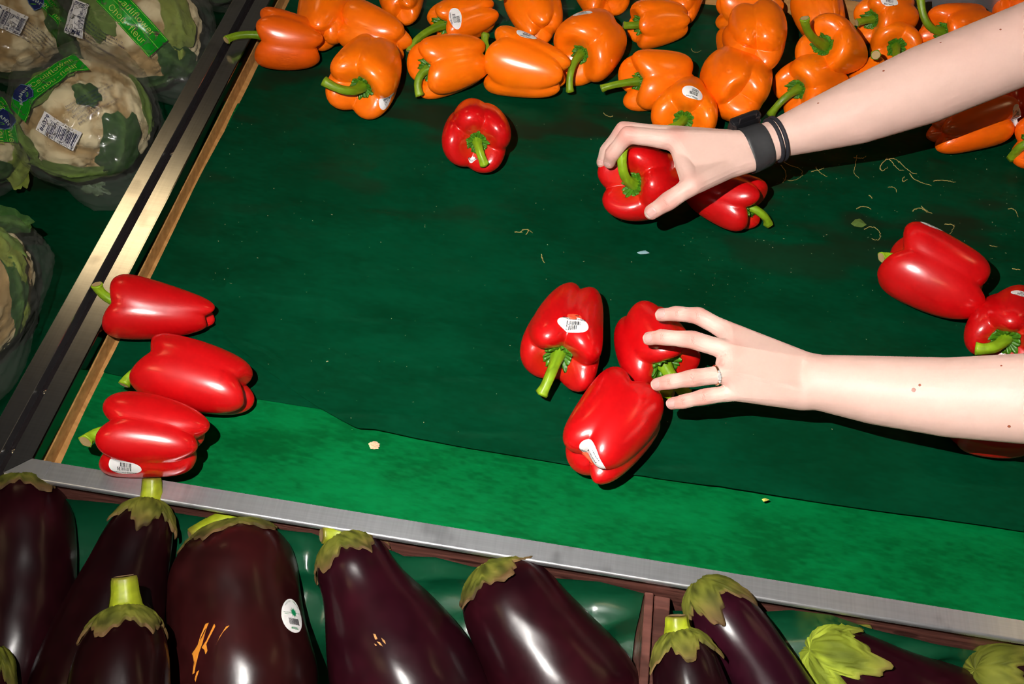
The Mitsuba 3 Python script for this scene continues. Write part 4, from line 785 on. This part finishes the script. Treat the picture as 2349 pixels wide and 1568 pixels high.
# ---------------------------------------------------------------- scraps on the paper
sheet_tree = cKDTree(np.asarray(top_sheet.vertices)[:, :2]); sheet_z = np.asarray(top_sheet.vertices)[:, 2]
def on_sheet(px, py):
    p = at(px, py, .002); z = sheet_z[sheet_tree.query(p[:2])[1]]; return at(px, py, z)
rng = np.random.default_rng(77)
ROOTS = [[(1792, 370), (1820, 384), (1838, 392), (1835, 408), (1815, 416), (1796, 410)], [(1790, 380), (1802, 398), (1796, 420)], [(1870, 385), (1880, 398), (1896, 407)], [(1860, 396), (1876, 392), (1890, 386)],
    [(1964, 358), (1960, 385), (1958, 400), (1970, 411)], [(1958, 362), (1975, 366), (1985, 360)], [(2030, 366), (2044, 372), (2056, 386), (2072, 392)], [(2018, 390), (2030, 370), (2050, 366), (2060, 376)], [(2060, 372), (2072, 384), (2088, 396), (2102, 400)], [(2086, 400), (2096, 412), (2112, 420), (2134, 428)],
    [(2018, 388), (2024, 394), (2034, 386)], [(2072, 408), (2070, 418), (2080, 414)], [(2036, 432), (2050, 432), (2056, 444)], [(2140, 418), (2160, 416), (2190, 420)], [(1992, 450), (2000, 456)], [(1964, 482), (1980, 476), (1998, 482)], [(2092, 486), (2110, 480), (2126, 490)], [(2112, 474), (2124, 484), (2138, 492)], [(2310, 481), (2325, 484), (2334, 500)],
    [(2165, 516), (2186, 520), (2178, 538)], [(1982, 528), (2004, 524), (2018, 540), (2012, 552), (1998, 548)], [(1626, 362), (1642, 370), (1650, 372)], [(1585, 114), (1594, 122), (1608, 118)], [(1384, 262), (1392, 268), (1402, 270), (1404, 266)], [(1192, 533), (1206, 528), (1222, 536)], [(1205, 540), (1212, 532), (1208, 527)], [(1242, 584), (1244, 596), (1248, 606)], [(2322, 618), (2340, 620)], [(2268, 564), (2286, 568)], [(1180, 534), (1198, 536)]]
ROOT_LABELS = ['longest looped root fibre just below the black hair tie', 'short straight root fibre below the black hair tie, left of the loop', 'root fibre slanting down right between the hair tie and the thick upright one', 'root fibre rising to the right next to the slanting one below the upper arm',
    'thick upright root fibre with a hooked foot below the upper forearm', 'tiny root fibre crossing the top of the thick upright one', 'root fibre running down right from the middle of the tangle under the forearm', 'arched root fibre on the left of the tangle under the forearm', 'straight root fibre at the centre of the tangle under the forearm', 'long root fibre trailing from the right end of the tangle',
    'short bent root fibre at the left foot of the arch in the tangle', 'small forked root fibre just below the tangle', 'hooked root fibre standing alone well below the tangle', 'nearly straight root fibre right of the tangle', 'tiny root fibre left of and above the leaf scrap', 'flat arched root fibre just above the leaf scrap', 'arched root fibre between the leaf scrap and the sticker of the lying red pepper', 'slanting root fibre crossing the arched one above the lying red pepper', 'crooked root fibre at the far right beyond the lying red pepper',
    'bent root fibre beside the sticker on the lying red pepper', 'curled root fibre that hooks away from the leaf scrap', 'thin root fibre right beside the watch hand, behind the long stemmed red pepper', 'short root fibre in the green gap between the orange peppers', 'wavy root fibre left of the orange pepper with the thin stem, above the gripping hand', 'longest root fibre of the small cluster in the middle of the paper', 'upright root fibre in the small cluster in the middle of the paper', 'upright root fibre alone above the two stickered red peppers', 'root fibre at the right edge right of the lying red pepper', 'faint root fibre close above the lying red pepper', 'lowest root fibre of the small cluster in the middle of the paper']
for i, pl in enumerate(ROOTS):
    q = [on_sheet(*p)+np.array([0, 0, .0010+.0012*rng.random()]) for p in pl]; u = np.linspace(0, 1, len(q)); cs = CubicSpline(u, np.array(q)) if len(q) > 2 else (lambda s, q=q: np.array(q[0])+(np.array(q[1])-np.array(q[0]))*s[:, None])
    pts = cs(np.linspace(0, 1, 6*len(q))); pts = pts+rng.normal(0, .0004, pts.shape)*[1, 1, .3]
    k = obj('dried_root', tube(pts, .00042*np.linspace(1.2, .6, len(pts))*rng.uniform(.7, 1.3), 6), 'dull', True, srgb(166, 150, 88))
    tag(k, ROOT_LABELS[i], 'root fibre', 'dried root fibres scattered on the green paper')
# specks: nobody could count them
sp = []
for _ in range(420):
    px, py = (rng.uniform(1560, 2349), rng.uniform(340, 700)) if rng.random() < .45 else (rng.uniform(480, 2349), rng.uniform(250, 1000))
    p = on_sheet(px, py); r = rng.uniform(.00025, .0006)*(1.8 if rng.random() < .08 else 1); v = rng.normal(size=(6, 3)); v /= np.linalg.norm(v, axis=1, keepdims=True)
    h_ = trimesh.convex.convex_hull(v*r*[1.4, .8, .7]); h_.apply_translation(p+[0, 0, r*.5+.0008]); sp.append(h_)
obj('crumb_specks', cat(sp), 'dull', False, srgb(176, 170, 130)); tag('crumb_specks', 'pale crumbs and specks of dirt strewn over the green paper', 'crumbs', None, 'stuff')
cr = trimesh.creation.icosphere(2, .0042); v = np.asarray(cr.vertices); cr.vertices = v*(1+.7*(meshkit.noise(v*900, 3)-.5))[:, None]*[1.1, .9, .5]; p = at(858, 1021, .0012); cr.apply_translation(p)
obj('food_crumb', cr, 'dull', False, srgb(214, 176, 142)*(.8+.5*meshkit.noise(v*700, 8)[:, None])); tag('food_crumb', 'pale pinkish crumb on the bright green paper strip', 'crumb')
def scrap(name, pts, colr, label, cat_, lift=.002):
    q = [on_sheet(*p) for p in pts]; c = np.mean(q, 0); V = [c+[0, 0, lift+.002]]+[a+[0, 0, .0012+lift*rng.random()] for a in q]; n = len(q)
    k = obj(name, tm(V, [[0, 1+i, 1+(i+1) % n] for i in range(n)]), 'dull', False, colr); tag(k, label, cat_); return k
scrap('leaf_scrap', [(1950, 516), (1960, 506), (1972, 503), (1980, 510), (1986, 520), (1975, 524), (1958, 522)], srgb(86, 110, 50), 'small torn green leaf scrap near a curled root fibre', 'leaf scrap')
scrap('plastic_sliver', [(1460, 582), (1468, 577), (1480, 577), (1490, 582), (1480, 585), (1466, 585)], srgb(130, 165, 170), 'small pale plastic sliver in the middle of the green paper', 'scrap', .001)
scrap('straw_bit', [(1746, 1146), (1754, 1144), (1764, 1147), (1758, 1150), (1750, 1152)], srgb(190, 190, 90), 'tiny yellow green straw bit near the edge of the dark green sheet', 'scrap', .001)
